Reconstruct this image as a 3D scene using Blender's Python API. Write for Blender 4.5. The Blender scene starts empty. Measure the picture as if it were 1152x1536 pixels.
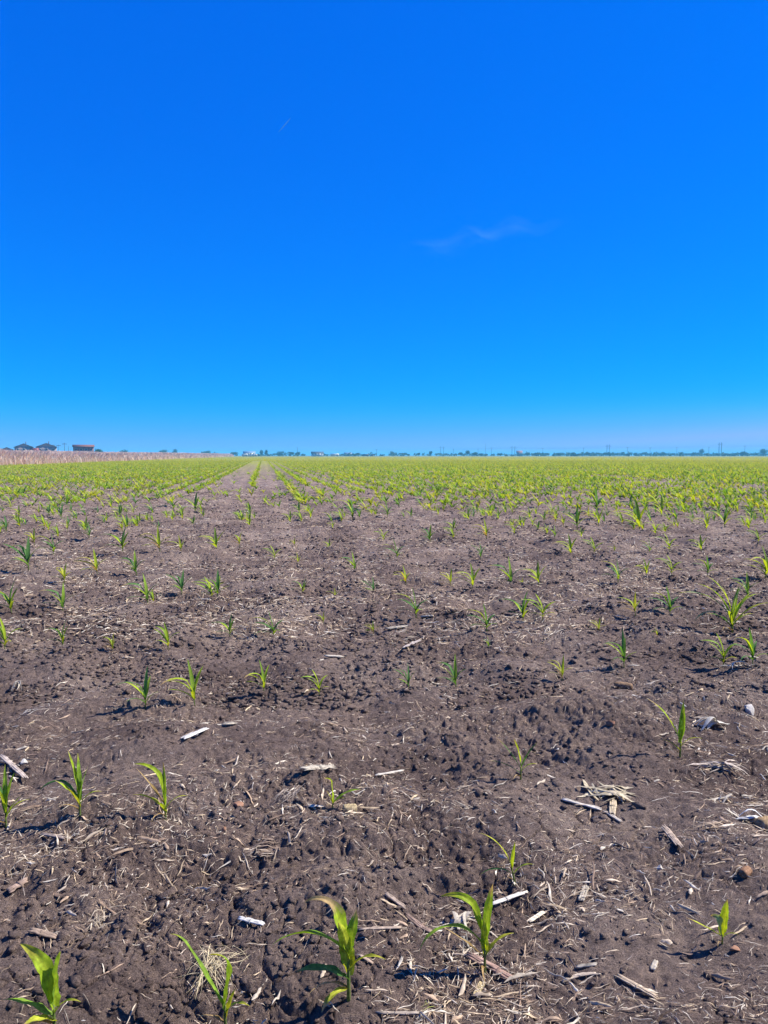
import bpy, math, random
import numpy as np
from mathutils import Vector
random.seed(7); rng = np.random.default_rng(7)
R = math.radians
S = bpy.context.scene
COL = S.collection

# ------------------------------------------------------------------ camera
HC = 1.45; F = 1154.0
PSI = math.atan(181/F); PIT = math.atan(85/F)
cam = bpy.data.cameras.new('camera'); cam_o = bpy.data.objects.new('camera', cam); COL.objects.link(cam_o)
cam.sensor_fit = 'VERTICAL'; cam.sensor_height = 36; cam.lens = F/1536*36
cam.clip_start = 0.05; cam.clip_end = 90000
cam_o.location = (0, 0, HC); cam_o.rotation_euler = (R(90)-PIT, 0, -PSI)
S.camera = cam_o
# ------------------------------------------------------------------ sky, sun, exposure
SUN_EL = R(47)
RT = Vector((math.cos(PSI), -math.sin(PSI), 0)); FH = Vector((math.sin(PSI), math.cos(PSI), 0))
sd = RT*math.cos(R(12)) + FH*math.sin(R(12))
w = bpy.data.worlds.new('World'); S.world = w; w.use_nodes = True
nt = w.node_tree; bg = nt.nodes['Background']
sky = nt.nodes.new('ShaderNodeTexSky'); sky.sky_type = 'NISHITA'; sky.sun_disc = False
sky.sun_elevation = SUN_EL; sky.sun_rotation = math.atan2(sd.x, sd.y)
sky.air_density = 1.0; sky.dust_density = 0.25; sky.ozone_density = 4.0; sky.altitude = 300
gm = nt.nodes.new('ShaderNodeHueSaturation'); gm.inputs['Saturation'].default_value = 1.45
gm.inputs['Value'].default_value = 1.0; gm.inputs['Hue'].default_value = 0.5
nt.links.new(sky.outputs[0], gm.inputs['Color'])
tn = nt.nodes.new('ShaderNodeMix'); tn.data_type = 'RGBA'; tn.blend_type = 'MULTIPLY'; tn.inputs[0].default_value = 1
nt.links.new(gm.outputs[0], tn.inputs[6]); tn.inputs[7].default_value = (.33, .96, 2.15, 1)      # the deep clear blue of this sky
KX = .0546*2**.9; se = nt.nodes.new('ShaderNodeSeparateColor'); co = nt.nodes.new('ShaderNodeCombineColor'); nt.links.new(tn.outputs[2], se.inputs[0])
for ch, (ga_, am_) in enumerate(((5.0, 640.), (.64, .605), (.40, .97))):     # saturated clear-day response of each channel
    q = se.outputs[ch]
    for op, val in (('MULTIPLY', KX), ('MINIMUM', .215 if ch == 0 else 9), ('POWER', ga_), ('MULTIPLY', am_/KX)):
        mt = nt.nodes.new('ShaderNodeMath'); mt.operation = op; nt.links.new(q, mt.inputs[0]); mt.inputs[1].default_value = val; q = mt.outputs[0]
    nt.links.new(q, co.inputs[ch])
nt.links.new(co.outputs[0], bg.inputs[0])
bg.inputs[1].default_value = 0.0546
sun = bpy.data.lights.new('sun', 'SUN'); sun.energy = 5.0; sun.angle = R(0.5); sun.color = (1, .955, .90)
sun_o = bpy.data.objects.new('sun', sun); COL.objects.link(sun_o)
tosun = Vector((sd.x*math.cos(SUN_EL), sd.y*math.cos(SUN_EL), math.sin(SUN_EL)))
sun_o.rotation_euler = tosun.to_track_quat('Z', 'Y').to_euler(); sun_o.location = tosun*50
S.view_settings.view_transform = 'Standard'; S.view_settings.look = 'None'
S.view_settings.exposure = 0.9; S.view_settings.gamma = 1.0
S.cycles.volume_bounces = 0; S.cycles.max_bounces = 8
S.cycles.transparent_max_bounces = 16

# ------------------------------------------------------------------ pixel <-> ground
CF = Vector((math.sin(PSI)*math.cos(PIT), math.cos(PSI)*math.cos(PIT), -math.sin(PIT)))
CU = RT.cross(CF)
def ray(px, py): return CF + RT*((px-576)/F) + CU*((768-py)/F)
def gpt(px, py, z=0.0):
    r = ray(px, py); t = (z-HC)/r.z
    return r.x*t, r.y*t, t          # t = depth along the view axis
def at(px, depth, z=0.0):           # point standing at a depth, on the bearing of photo column px
    r = ray(px, 683); t = depth
    return Vector((r.x*t, r.y*t, z))
def topix(x, y, z=0.0):
    x = np.asarray(x, float); y = np.asarray(y, float); dz = z-HC
    d = x*CF.x+y*CF.y+dz*CF.z
    return 576+F*(x*RT.x+y*RT.y)/d, 768-F*(x*CU.x+y*CU.y+dz*CU.z)/d, d

# ------------------------------------------------------------------ noise
def hsh(ix, iy, s):
    with np.errstate(over='ignore'):
        h = (ix.astype(np.int64).astype(np.uint32)*np.uint32(374761393)) ^ (iy.astype(np.int64).astype(np.uint32)*np.uint32(668265263)) ^ np.uint32((s*2246822519) & 0xffffffff)
        h = (h ^ (h >> np.uint32(13)))*np.uint32(1274126177)
        h = (h ^ (h >> np.uint32(15)))*np.uint32(2246822519)
        h = h ^ (h >> np.uint32(16))
    return h.astype(np.float64)/4294967296.0
def vn(x, y, s=0):
    ix = np.floor(x); iy = np.floor(y); fx = x-ix; fy = y-iy
    fx = fx*fx*fx*(fx*(fx*6-15)+10); fy = fy*fy*fy*(fy*(fy*6-15)+10)
    a = hsh(ix, iy, s); b = hsh(ix+1, iy, s); c = hsh(ix, iy+1, s); d = hsh(ix+1, iy+1, s)
    return (a*(1-fx)+b*fx)*(1-fy)+(c*(1-fx)+d*fx)*fy - 0.5
def fbm(x, y, s=0, o=4):
    t = 0; a = 1
    for k in range(o):
        t = t+a*vn(x*2**k+17.3*k, y*2**k-9.1*k, s+k); a *= .55
    return t
def worley(x, y, s=0):
    ix = np.floor(x); iy = np.floor(y)
    f1 = np.full(x.shape, 9.); f2 = np.full(x.shape, 9.); rr = np.zeros(x.shape)
    for dx in (-1, 0, 1):
        for dy in (-1, 0, 1):
            cx = ix+dx; cy = iy+dy
            px = cx+hsh(cx, cy, s); py = cy+hsh(cx, cy, s+5)
            d = np.hypot(px-x, py-y); cl = d < f1
            f2 = np.where(cl, f1, np.minimum(f2, d)); rr = np.where(cl, hsh(cx, cy, s+11), rr); f1 = np.where(cl, d, f1)
    return f1, f2, rr
def h_low(x, y):
    a = .075*fbm(x/1.7, y/1.1, 1, 3) + 0.075*vn(x/.9, y/.27, 21) + .06*(np.abs(2*vn(x/.8+.3*vn(x/.3, y/.3, 5), y/.42, 25))-.5) + .012*np.cos(2*math.pi*(x+.48)/.76+1.5*vn(x/3, y/3, 33))
    return a
def h_full(x, y):
    wx = x+.035*vn(x/.07, y/.07, 61)+.012*vn(x/.022, y/.022, 63); wy = y+.035*vn(x/.07, y/.07, 62)+.012*vn(x/.022, y/.022, 64)
    rough = np.clip(.62+1.5*fbm(x/.6, y/.5, 70, 2), .22, 1.4)
    h = h_low(x, y) + .034*fbm(x/.26, y/.17, 40, 4)
    for sc, am, se in ((.15, .024, 80), (.065, .0145, 84), (.032, .0105, 88), (.015, .0075, 92)):
        h = h+am*rough*(np.abs(2*vn(wx/sc, wy/sc, se))**.8-.4)
    for sc, am, se in ((.075, .013, 101), (.032, .0085, 105)):
        f1, f2, rr = worley(wx/sc, wy/sc, se); on = np.clip((rr-.62)*5, 0, 1); pit = .7*np.clip((.10-rr)*9, 0, 1)
        h = h+am*rough*(on*np.clip(1-(f1/.55)**2, 0, 1)-.9*pit*np.clip(1-(f1/.5)**2, 0, 1))
    f1, f2, r2 = worley(wx/.15, wy/.13, 120)              # drying cracks between plates of soil
    h = h-.018*np.clip(1-(f2-f1)/.06, 0, 1)*np.clip(vn(x/.4, y/.4, 130)*5+.25, 0, 1)
    return h

# ------------------------------------------------------------------ helpers
def mesh_obj(name, V, Fc, mat, parent=None, col=None, smooth=False):
    """V (n,3); Fc (m,k) int array of same-size faces, or list of such arrays"""
    me = bpy.data.meshes.new(name); V = np.asarray(V, np.float32)
    Fl = Fc if isinstance(Fc, list) else [Fc]
    Fl = [np.asarray(f, np.int32) for f in Fl if len(f)]
    me.vertices.add(len(V)); me.vertices.foreach_set('co', V.ravel())
    li = np.concatenate([f.ravel() for f in Fl]); tot = np.concatenate([np.full(len(f), f.shape[1], np.int32) for f in Fl])
    st = np.concatenate([[0], np.cumsum(tot)[:-1]]).astype(np.int32)
    me.loops.add(len(li)); me.loops.foreach_set('vertex_index', li)
    me.polygons.add(len(tot)); me.polygons.foreach_set('loop_start', st); me.polygons.foreach_set('loop_total', tot)
    me.update(calc_edges=True); me.validate()
    if col is not None:
        at_ = me.attributes.new('tint', 'FLOAT_COLOR', 'POINT')
        c = np.ones((len(V), 4), np.float32); c[:, :3] = col; at_.data.foreach_set('color', c.ravel())
    if smooth: me.polygons.foreach_set('use_smooth', np.ones(len(tot), bool))
    me.materials.append(mat)
    o = bpy.data.objects.new(name, me); COL.objects.link(o)
    if parent: o.parent = parent
    return o
def tag(o, label=None, cat=None, group=None, kind=None):
    if label: o['label'] = label
    if cat: o['category'] = cat
    if group: o['group'] = group
    if kind: o['kind'] = kind
    return o
def empty(name, loc, rz=0):
    o = bpy.data.objects.new(name, None); COL.objects.link(o); o.location = loc; o.rotation_euler = (0, 0, rz)
    o.empty_display_size = .1
    return o
class MB:
    def __init__(s): s.V = []; s.F = {}; s.C = []; s.n = 0
    def add(s, V, Fc, C=None):
        V = np.asarray(V, float); s.V.append(V)
        for f in (Fc if isinstance(Fc, list) else [Fc]):
            f = np.asarray(f, int)
            if len(f): s.F.setdefault(f.shape[1], []).append(f+s.n)
        s.C.append(np.broadcast_to(np.asarray((.5, .5, .5) if C is None else C, float), (len(V), 3))); s.n += len(V)
    def box(s, c, d, C=None):
        c = np.array(c, float); d = np.array(d, float)/2
        V = np.array([[x, y, z] for x in (-1, 1) for y in (-1, 1) for z in (-1, 1)])*d+c
        s.add(V, np.array([[0, 1, 3, 2], [4, 6, 7, 5], [0, 4, 5, 1], [2, 3, 7, 6], [0, 2, 6, 4], [1, 5, 7, 3]]), C)
    def tube(s, P, rad, n=8, C=None, squash=1.0, rough=0):
        P = np.asarray(P, float); m = len(P); rad = np.broadcast_to(rad, (m,)); T = np.gradient(P, axis=0)
        V = []; up = np.array([0, 0, 1.])
        for i in range(m):
            t = T[i]/(np.linalg.norm(T[i])+1e-9); u = up if abs(t[2]) < .9 else np.array([1., 0, 0])
            a = np.cross(t, u); a /= np.linalg.norm(a); b = np.cross(a, t)
            for k in range(n):
                th = 2*math.pi*k/n; rr = rad[i]*(1+rough*random.uniform(-1, 1))
                V.append(P[i]+a*math.cos(th)*rr+b*math.sin(th)*rr*squash)
        q = [[i*n+k, i*n+(k+1) % n, (i+1)*n+(k+1) % n, (i+1)*n+k] for i in range(m-1) for k in range(n)]
        s.add(V, [np.array(q), np.array([list(range(n))[::-1], list(range((m-1)*n, m*n))])], C)
    def build(s, name, mat, parent=None, smooth=False):
        return mesh_obj(name, np.concatenate(s.V), [np.concatenate(v) for v in s.F.values()], mat, parent, np.concatenate(s.C), smooth)

# ------------------------------------------------------------------ materials
def newmat(name):
    m = bpy.data.materials.new(name); m.use_nodes = True; nt = m.node_tree
    b = nt.nodes['Principled BSDF']; return m, nt, b
def N(nt, t, **k):
    n = nt.nodes.new(t)
    for a, v in k.items():
        if isinstance(a, str) and hasattr(n, a): setattr(n, a, v)
    return n
def ramp(nt, src, stops):
    r = nt.nodes.new('ShaderNodeValToRGB'); e = r.color_ramp.elements
    while len(e) > 1: e.remove(e[-1])
    e[0].position = stops[0][0]; e[0].color = (*stops[0][1], 1)
    for p, c in stops[1:]:
        x = e.new(p); x.color = (*c, 1)
    nt.links.new(src, r.inputs[0]); return r
def noise(nt, co, scale, detail=4, rough=.6):
    n = nt.nodes.new('ShaderNodeTexNoise'); n.inputs['Scale'].default_value = scale
    n.inputs['Detail'].default_value = detail; n.inputs['Roughness'].default_value = rough
    nt.links.new(co, n.inputs['Vector']); return n
def mix(nt, fac, a, b, mode='MIX'):
    m = nt.nodes.new('ShaderNodeMix'); m.data_type = 'RGBA'; m.blend_type = mode
    for s, v in ((m.inputs[0], fac), (m.inputs[6], a), (m.inputs[7], b)):
        if hasattr(v, 'is_output') or hasattr(v, 'links'): nt.links.new(v, s)
        else: s.default_value = v if not isinstance(v, tuple) else (*v, 1)
    return m.outputs[2]
def soil_nodes(nt, b, far=True):
    tc = nt.nodes.new('ShaderNodeNewGeometry').outputs['Position']
    n1 = noise(nt, tc, 1.1, 5, .6); n2 = noise(nt, tc, 28, 6, .75); n3 = noise(nt, tc, 260, 4, .7)
    big = ramp(nt, n1.outputs[0], [(.32, (.140, .098, .080)), (.52, (.232, .170, .136)), (.70, (.31, .236, .186))]).outputs[0]
    mid = ramp(nt, n2.outputs[0], [(.3, (.5, .48, .5)), (.52, (.95, .95, .95)), (.72, (1.45, 1.4, 1.3))]).outputs[0]
    fin = ramp(nt, n3.outputs[0], [(.3, (.5, .48, .48)), (.5, (.97, .97, .97)), (.7, (1.75, 1.7, 1.62))]).outputs[0]
    c = mix(nt, 1.0, big, mid, 'MULTIPLY'); c = mix(nt, 1.0, c, fin, 'MULTIPLY')
    b.inputs['Roughness'].default_value = .95; b.inputs['Specular IOR Level'].default_value = .12
    bp = nt.nodes.new('ShaderNodeBump'); bp.inputs['Strength'].default_value = 1; bp.inputs['Distance'].default_value = .018
    n4 = noise(nt, tc, 150, 6, .85); nt.links.new(n4.outputs[0], bp.inputs['Height'])
    bp2 = nt.nodes.new('ShaderNodeBump'); bp2.inputs['Strength'].default_value = 1; bp2.inputs['Distance'].default_value = .045
    n5 = noise(nt, tc, 14, 6, .75); nt.links.new(n5.outputs[0], bp2.inputs['Height']); nt.links.new(bp2.outputs[0], bp.inputs['Normal'])
    nt.links.new(bp.outputs[0], b.inputs['Normal'])
    return c, tc
MAT = {}
ALB = .82
m, nt, b = newmat('soil'); c, tc = soil_nodes(nt, b); nt.links.new(c, b.inputs['Base Color']); MAT['soil'] = m
# field ground: bare soil near, grading (by what grows there) to crop and to dry grass
m, nt, b = newmat('field_ground'); c, tc = soil_nodes(nt, b)
ga = nt.nodes.new('ShaderNodeAttribute'); ga.attribute_name = 'tint'
sp = nt.nodes.new('ShaderNodeSeparateColor'); nt.links.new(ga.outputs['Color'], sp.inputs[0])
nf = noise(nt, tc, .35, 6, .7)
crop = ramp(nt, nf.outputs[0], [(.35, (.17, .18, .03)), (.5, (.235, .235, .04)), (.66, (.30, .285, .06))]).outputs[0]
nd = noise(nt, tc, .8, 5, .7)
dry = ramp(nt, nd.outputs[0], [(.35, (.20, .14, .10)), (.65, (.33, .24, .19))]).outputs[0]
past = ramp(nt, nd.outputs[0], [(.35, (.10, .14, .07)), (.65, (.17, .19, .09))]).outputs[0]
c = mix(nt, sp.outputs[0], c, crop); c = mix(nt, sp.outputs[1], c, dry); c = mix(nt, sp.outputs[2], c, past)
nt.links.new(c, b.inputs['Base Color']); MAT['ground'] = m

def leafmat(name, trans=.35, rough=.42, spec=.35, noise_amt=.25, glow=(1.15, 1.1, 1.0)):
    m, nt, b = newmat(name)
    a = nt.nodes.new('ShaderNodeAttribute'); a.attribute_name = 'tint'
    tc = nt.nodes.new('ShaderNodeTexCoord').outputs['Object']
    n = noise(nt, tc, 60, 4, .6)
    v = ramp(nt, n.outputs[0], [(.3, ((1-noise_amt)*ALB,)*3), (.7, ((1+noise_amt)*ALB,)*3)]).outputs[0]
    c = mix(nt, 1.0, a.outputs['Color'], v, 'MULTIPLY')
    nt.links.new(c, b.inputs['Base Color']); b.inputs['Roughness'].default_value = rough; b.inputs['Specular IOR Level'].default_value = spec
    if trans > 0:
        t = nt.nodes.new('ShaderNodeBsdfTranslucent'); tcx = mix(nt, 1.0, c, glow, 'MULTIPLY'); nt.links.new(tcx, t.inputs[0])
        ms = nt.nodes.new('ShaderNodeMixShader'); ms.inputs[0].default_value = trans
        nt.links.new(b.outputs[0], ms.inputs[1]); nt.links.new(t.outputs[0], ms.inputs[2])
        nt.links.new(ms.outputs[0], nt.nodes['Material Output'].inputs[0])
    return m
MAT['leaf'] = leafmat('corn_leaf', .42, .62, .18, .38, (1.55, 1.35, .5))
MAT['straw'] = leafmat('straw', .12, .75, .12, .42)
MAT['drygrass'] = leafmat('dry_grass', .55, .8, .1, .15)
MAT['foliage'] = leafmat('foliage', .2, .7, .15, .25, (1.2, 1.3, .6))
def plain(name, col, rough=.7, spec=.3, sc=6, amt=.2, bump=0, metal=0):
    col = tuple(x*ALB for x in col); m, nt, b = newmat(name); tc = nt.nodes.new('ShaderNodeTexCoord').outputs['Object']
    n = noise(nt, tc, sc, 5, .65)
    r = ramp(nt, n.outputs[0], [(.3, tuple(x*(1-amt) for x in col)), (.7, tuple(min(1, x*(1+amt)) for x in col))])
    nt.links.new(r.outputs[0], b.inputs['Base Color']); b.inputs['Roughness'].default_value = rough; b.inputs['Specular IOR Level'].default_value = spec
    b.inputs['Metallic'].default_value = metal
    if bump:
        bp = nt.nodes.new('ShaderNodeBump'); bp.inputs['Strength'].default_value = .7; bp.inputs['Distance'].default_value = bump
        nt.links.new(n.outputs[0], bp.inputs['Height']); nt.links.new(bp.outputs[0], b.inputs['Normal'])
    MAT[name] = m
plain('pale_stone', (.55, .50, .42), .85, .2, 60, .25, .003)
plain('orange_stone', (.36, .19, .11), .85, .2, 60, .3, .003)
plain('brown_stone', (.26, .13, .08), .9, .2, 60, .35, .003)
plain('tan_stone', (.50, .38, .24), .9, .2, 60, .3, .003)
plain('bark', (.10, .075, .055), .9, .2, 3, .3)
plain('house_wall', (.36, .29, .25), .8, .2, .6, .12)
plain('brick_wall', (.24, .12, .095), .85, .2, 1.2, .2)
plain('grey_roof', (.07, .075, .09), .8, .2, 2, .2)
plain('brown_roof', (.20, .085, .065), .8, .2, 2, .2)
plain('blue_roof', (.18, .27, .38), .5, .3, 1, .1)
plain('white_paint', (.62, .62, .60), .45, .4, 1, .06)
plain('dark_paint', (.045, .05, .055), .4, .4, 1, .1)
plain('red_paint', (.22, .035, .03), .5, .4, 1, .1)
plain('red_roof', (.30, .14, .12), .7, .3, 1, .12)
plain('window_glass', (.03, .04, .05), .15, .6, 1, .1)
plain('rubber', (.02, .02, .02), .8, .2, 1, .1)
plain('pole_wood', (.05, .045, .04), .85, .2, 1, .2)
plain('wire_metal', (.13, .14, .15), .5, .4, 1, .05, 0, .3)

# ------------------------------------------------------------------ ground: one sheet, fine underfoot, coarse to the horizon
def build_ground():
    d1 = np.linspace(-14, 1.35, 26)[:-1]
    d2 = np.geomspace(1.35, 34, 1600)
    d3 = np.geomspace(34, 9000, 150)[1:]
    D = np.concatenate([d1, d2, d3]); nc = 1151
    t = np.linspace(-1, 1, nc); t = .72*t+.28*t**7
    wd = np.maximum(.86*np.abs(D), 0)+1.9
    X = t[None, :]*wd[:, None]; Y = np.broadcast_to(D[:, None], X.shape)
    WX = X*RT.x+Y*FH.x; WY = X*RT.y+Y*FH.y
    near = (D < 34)
    Z = np.zeros(X.shape)
    Z[near] = h_full(WX[near], WY[near]); Z[~near] = h_low(WX[~near], WY[~near])+.03*vn(WX[~near]/.3, WY[~near]/.3, 9)
    Z[~near] *= np.clip(1.3-D[~near]/600, 0, 1)[:, None]
    C = np.zeros((*X.shape, 3)); dist = WY
    C[..., 0] = np.clip((dist-45+6*fbm(WX/9, WY/14, 7, 3))/110, 0, .93)
    edge = -34.5+1.5*vn(WY/8, WX*0, 12)
    C[..., 1] = np.clip((edge-WX)/1.5, 0, 1)
    C[..., 2] = np.clip((WY-1010)/30, 0, 1)
    r, c = X.shape; idx = np.arange(r*c).reshape(r, c)
    Fq = np.stack([idx[:-1, :-1], idx[:-1, 1:], idx[1:, 1:], idx[1:, :-1]], -1).reshape(-1, 4)
    o = mesh_obj('ground', np.stack([WX, WY, Z], -1).reshape(-1, 3), Fq, MAT['ground'], None, C.reshape(-1, 3), True)
    tag(o, kind='structure', label='bare cracked brown soil of the field under the seedlings'); return o
build_ground()
def hz(x, y): return float(h_full(np.array([x]), np.array([y]))[0])
def hlow(x, y): return float(h_low(np.array([x]), np.array([y]))[0])

# ------------------------------------------------------------------ loose soil clods (uncountable)
def ico(sub=1):
    import bmesh
    bm = bmesh.new(); bmesh.ops.create_icosphere(bm, subdivisions=sub, radius=1)
    V = np.array([v.co[:] for v in bm.verts]); Fc = np.array([[v.index for v in f.verts] for f in bm.faces]); bm.free(); return V, Fc
I1 = ico(1); I2 = ico(2); I3 = ico(3)
def inst(templates, P, yaw, scale, tilt=None):
    """numpy instancing: P (n,3), scale (n,3)"""
    Vs = []; Fs = []; own = []; off = 0; n = len(P); pick = rng.integers(0, len(templates), n)
    for k, (TV, TF) in enumerate(templates):
        ii = np.where(pick == k)[0]
        if not len(ii): continue
        v = TV[None]*scale[ii][:, None, :]
        if tilt is not None:
            ct, st = np.cos(tilt[ii])[:, None], np.sin(tilt[ii])[:, None]
            v = np.stack([v[..., 0]*ct+v[..., 2]*st, v[..., 1], -v[..., 0]*st+v[..., 2]*ct], -1)
        cy, sy = np.cos(yaw[ii])[:, None], np.sin(yaw[ii])[:, None]
        v = np.stack([v[..., 0]*cy-v[..., 1]*sy, v[..., 0]*sy+v[..., 1]*cy, v[..., 2]], -1)+P[ii][:, None, :]
        Vs.append(v.reshape(-1, 3)); own.append(np.repeat(ii, len(TV)))
        Fs.append((TF[None]+(np.arange(len(ii))*len(TV))[:, None, None]).reshape(-1, TF.shape[1])+off); off += len(ii)*len(TV)
    return np.concatenate(Vs), np.concatenate(Fs), np.concatenate(own), pick
def scatter(n, d0, d1, powr=1.0, wide=.62):
    u = rng.random(n)
    if powr == 1: d = d0*(d1/d0)**u
    else: d = (d0**(1-powr)+u*(d1**(1-powr)-d0**(1-powr)))**(1/(1-powr))
    x = rng.uniform(-1, 1, n)*(wide*d+.5)
    return x*RT.x+d*FH.x, x*RT.y+d*FH.y, d
def clods():
    T = []
    for k in range(6):
        V, Fc = I1; V = V*(1+.48*rng.uniform(-1, 1, (len(V), 1)))*np.array([1.1, 1, .7]); T.append((V, Fc))
    x, y, d = scatter(42000, 1.5, 22, 1.35)
    keep = rng.random(len(x)) < np.clip(.5+1.5*fbm(x/.5, y/.45, 70, 2), .12, 1); x, y, d = x[keep], y[keep], d[keep]
    s = .0025+.0105*rng.random(len(x))**3+.0005*d; s = np.where(rng.random(len(x)) < .012, s*2.0, s)
    P = np.stack([x, y, h_full(x, y)+s*.02], -1)
    sc = s[:, None]*rng.uniform(.7, 1.25, (len(x), 3))
    x2, y2, d2 = scatter(60000, 4.5, 34, 1.15); k2 = rng.random(len(x2)) < np.clip(.45+2.0*fbm(x2/.9, y2/.45, 77, 3), .06, 1); x2, y2, d2 = x2[k2], y2[k2], d2[k2]
    s2 = .007+.014*rng.random(len(x2))**2.5+.0006*d2; P = np.concatenate([P, np.stack([x2, y2, h_full(x2, y2)+s2*.15], -1)]); sc = np.concatenate([sc, s2[:, None]*rng.uniform(.7, 1.3, (len(x2), 3))])
    V, Fc, own, _ = inst(T, P, rng.uniform(0, 6.3, len(P)), sc)
    tag(mesh_obj('soil_clods', V, Fc, MAT['soil'], None, None, False), 'loose crumbs and clods of dark soil scattered over the field', 'soil clods', kind='stuff')
clods()

# ------------------------------------------------------------------ straw and chaff litter (uncountable)
STRAW = np.array([(.62, .49, .34), (.66, .55, .40), (.45, .32, .21), (.72, .63, .48), (.32, .22, .15), (.62, .47, .29)])
def litter():
    T = []; 
    for k in range(14):
        n = 6; t = np.linspace(-.5, .5, n); bend = rng.normal(0, .13); b2 = rng.normal(0, .02)
        cy = bend*(t**2-.08)+b2*np.sin(t*9); wv = np.clip(1-np.abs(t*2)**rng.uniform(1.5, 6), .12, 1)*rng.uniform(.6, 1.2, n)
        cz = rng.uniform(0, .25)*(t**2)*rng.choice([-1, 1])+.03*rng.uniform(-1, 1, n)
        V = []
        for i in range(n):
            for j in (-1, 0, 1): V.append([t[i], cy[i]+0*j, cz[i]]); 
        V = np.array(V); off = np.array([[0, j*.5*wv[i], (0 if j else .5*wv[i])] for i in range(n) for j in (-1, 0, 1)])
        q = np.array([[i*3+j, i*3+j+1, (i+1)*3+j+1, (i+1)*3+j] for i in range(n-1) for j in (0, 1)])
        T.append((V, off, q))
    def place(n, d0, d1, powr, L, W, lift, dens, nm, lab):
        x, y, d = scatter(n, d0, d1, powr)
        cl = np.clip(.42+dens*fbm(x/.55, y/.5, 210, 3), .05, 1); k = rng.random(n) < cl; x, y, d = x[k], y[k], d[k]; n = len(x)
        ln = L(n, d); wd = W(n, d, ln); yaw = rng.uniform(0, 6.3, n); roll = rng.normal(0, .5, n); til = rng.normal(0, .12, n)
        pick = rng.integers(0, len(T), n); Vs = []; Fs = []; Cs = []; off_ = 0
        base = STRAW[rng.integers(0, len(STRAW), n)]*rng.uniform(.75, 1.2, (n, 1))
        for a in range(len(T)):
            ii = np.where(pick == a)[0]; TV, TO, q = T[a]
            v = TV[None]*ln[ii][:, None, None]+TO[None]*wd[ii][:, None, None]
            c, s = np.cos(roll[ii])[:, None], np.sin(roll[ii])[:, None]
            v = np.stack([v[..., 0], v[..., 1]*c-v[..., 2]*s, v[..., 1]*s+v[..., 2]*c], -1)
            c, s = np.cos(yaw[ii])[:, None], np.sin(yaw[ii])[:, None]
            X = v[..., 0]*c-v[..., 1]*s+x[ii][:, None]; Y = v[..., 0]*s+v[..., 1]*c+y[ii][:, None]
            zc = h_full(x[ii], y[ii])[:, None]
            Z = .55*h_full(X, Y)+.45*np.maximum(zc, h_low(X, Y)+.012)+v[..., 2]+v[..., 0]*np.sin(til[ii])[:, None]+lift*rng.random(len(ii))[:, None]+.0015
            Vs.append(np.stack([X, Y, Z], -1).reshape(-1, 3)); Cs.append(np.repeat(base[ii], len(TV), 0))
            Fs.append((q[None]+(np.arange(len(ii))*len(TV))[:, None, None]).reshape(-1, 4)+off_); off_ += len(ii)*len(TV)
        tag(mesh_obj(nm, np.concatenate(Vs), np.concatenate(Fs), MAT['straw'], None, np.concatenate(Cs)), lab, 'crop litter', kind='stuff')
    place(82000, 1.6, 9, 1.25, lambda n, d: (.008+.042*rng.random(n)**2.4)*(1+.05*d), lambda n, d, l: (.0008+.0021*rng.random(n)**2.5)*(1+.12*d), .004, 1.0,
          'straw_litter', 'fine pale straw and chaff strewn over the soil')
    place(76000, 6, 45, 1.2, lambda n, d: .025+.09*rng.random(n)**2+.0012*d, lambda n, d, l: .002+.0045*rng.random(n)**2+.00035*d, .012, .9,
          'straw_litter', 'pale straw flecks thinning out towards the distant crop')
    place(6500, 1.6, 16, 1.1, lambda n, d: .035+.07*rng.random(n)**2, lambda n, d, l: .0035+.009*rng.random(n)**2.5, .006, 1.4,
          'husk_litter', 'broken bits of old corn husk and stalk strewn between seedlings')
litter()

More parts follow.
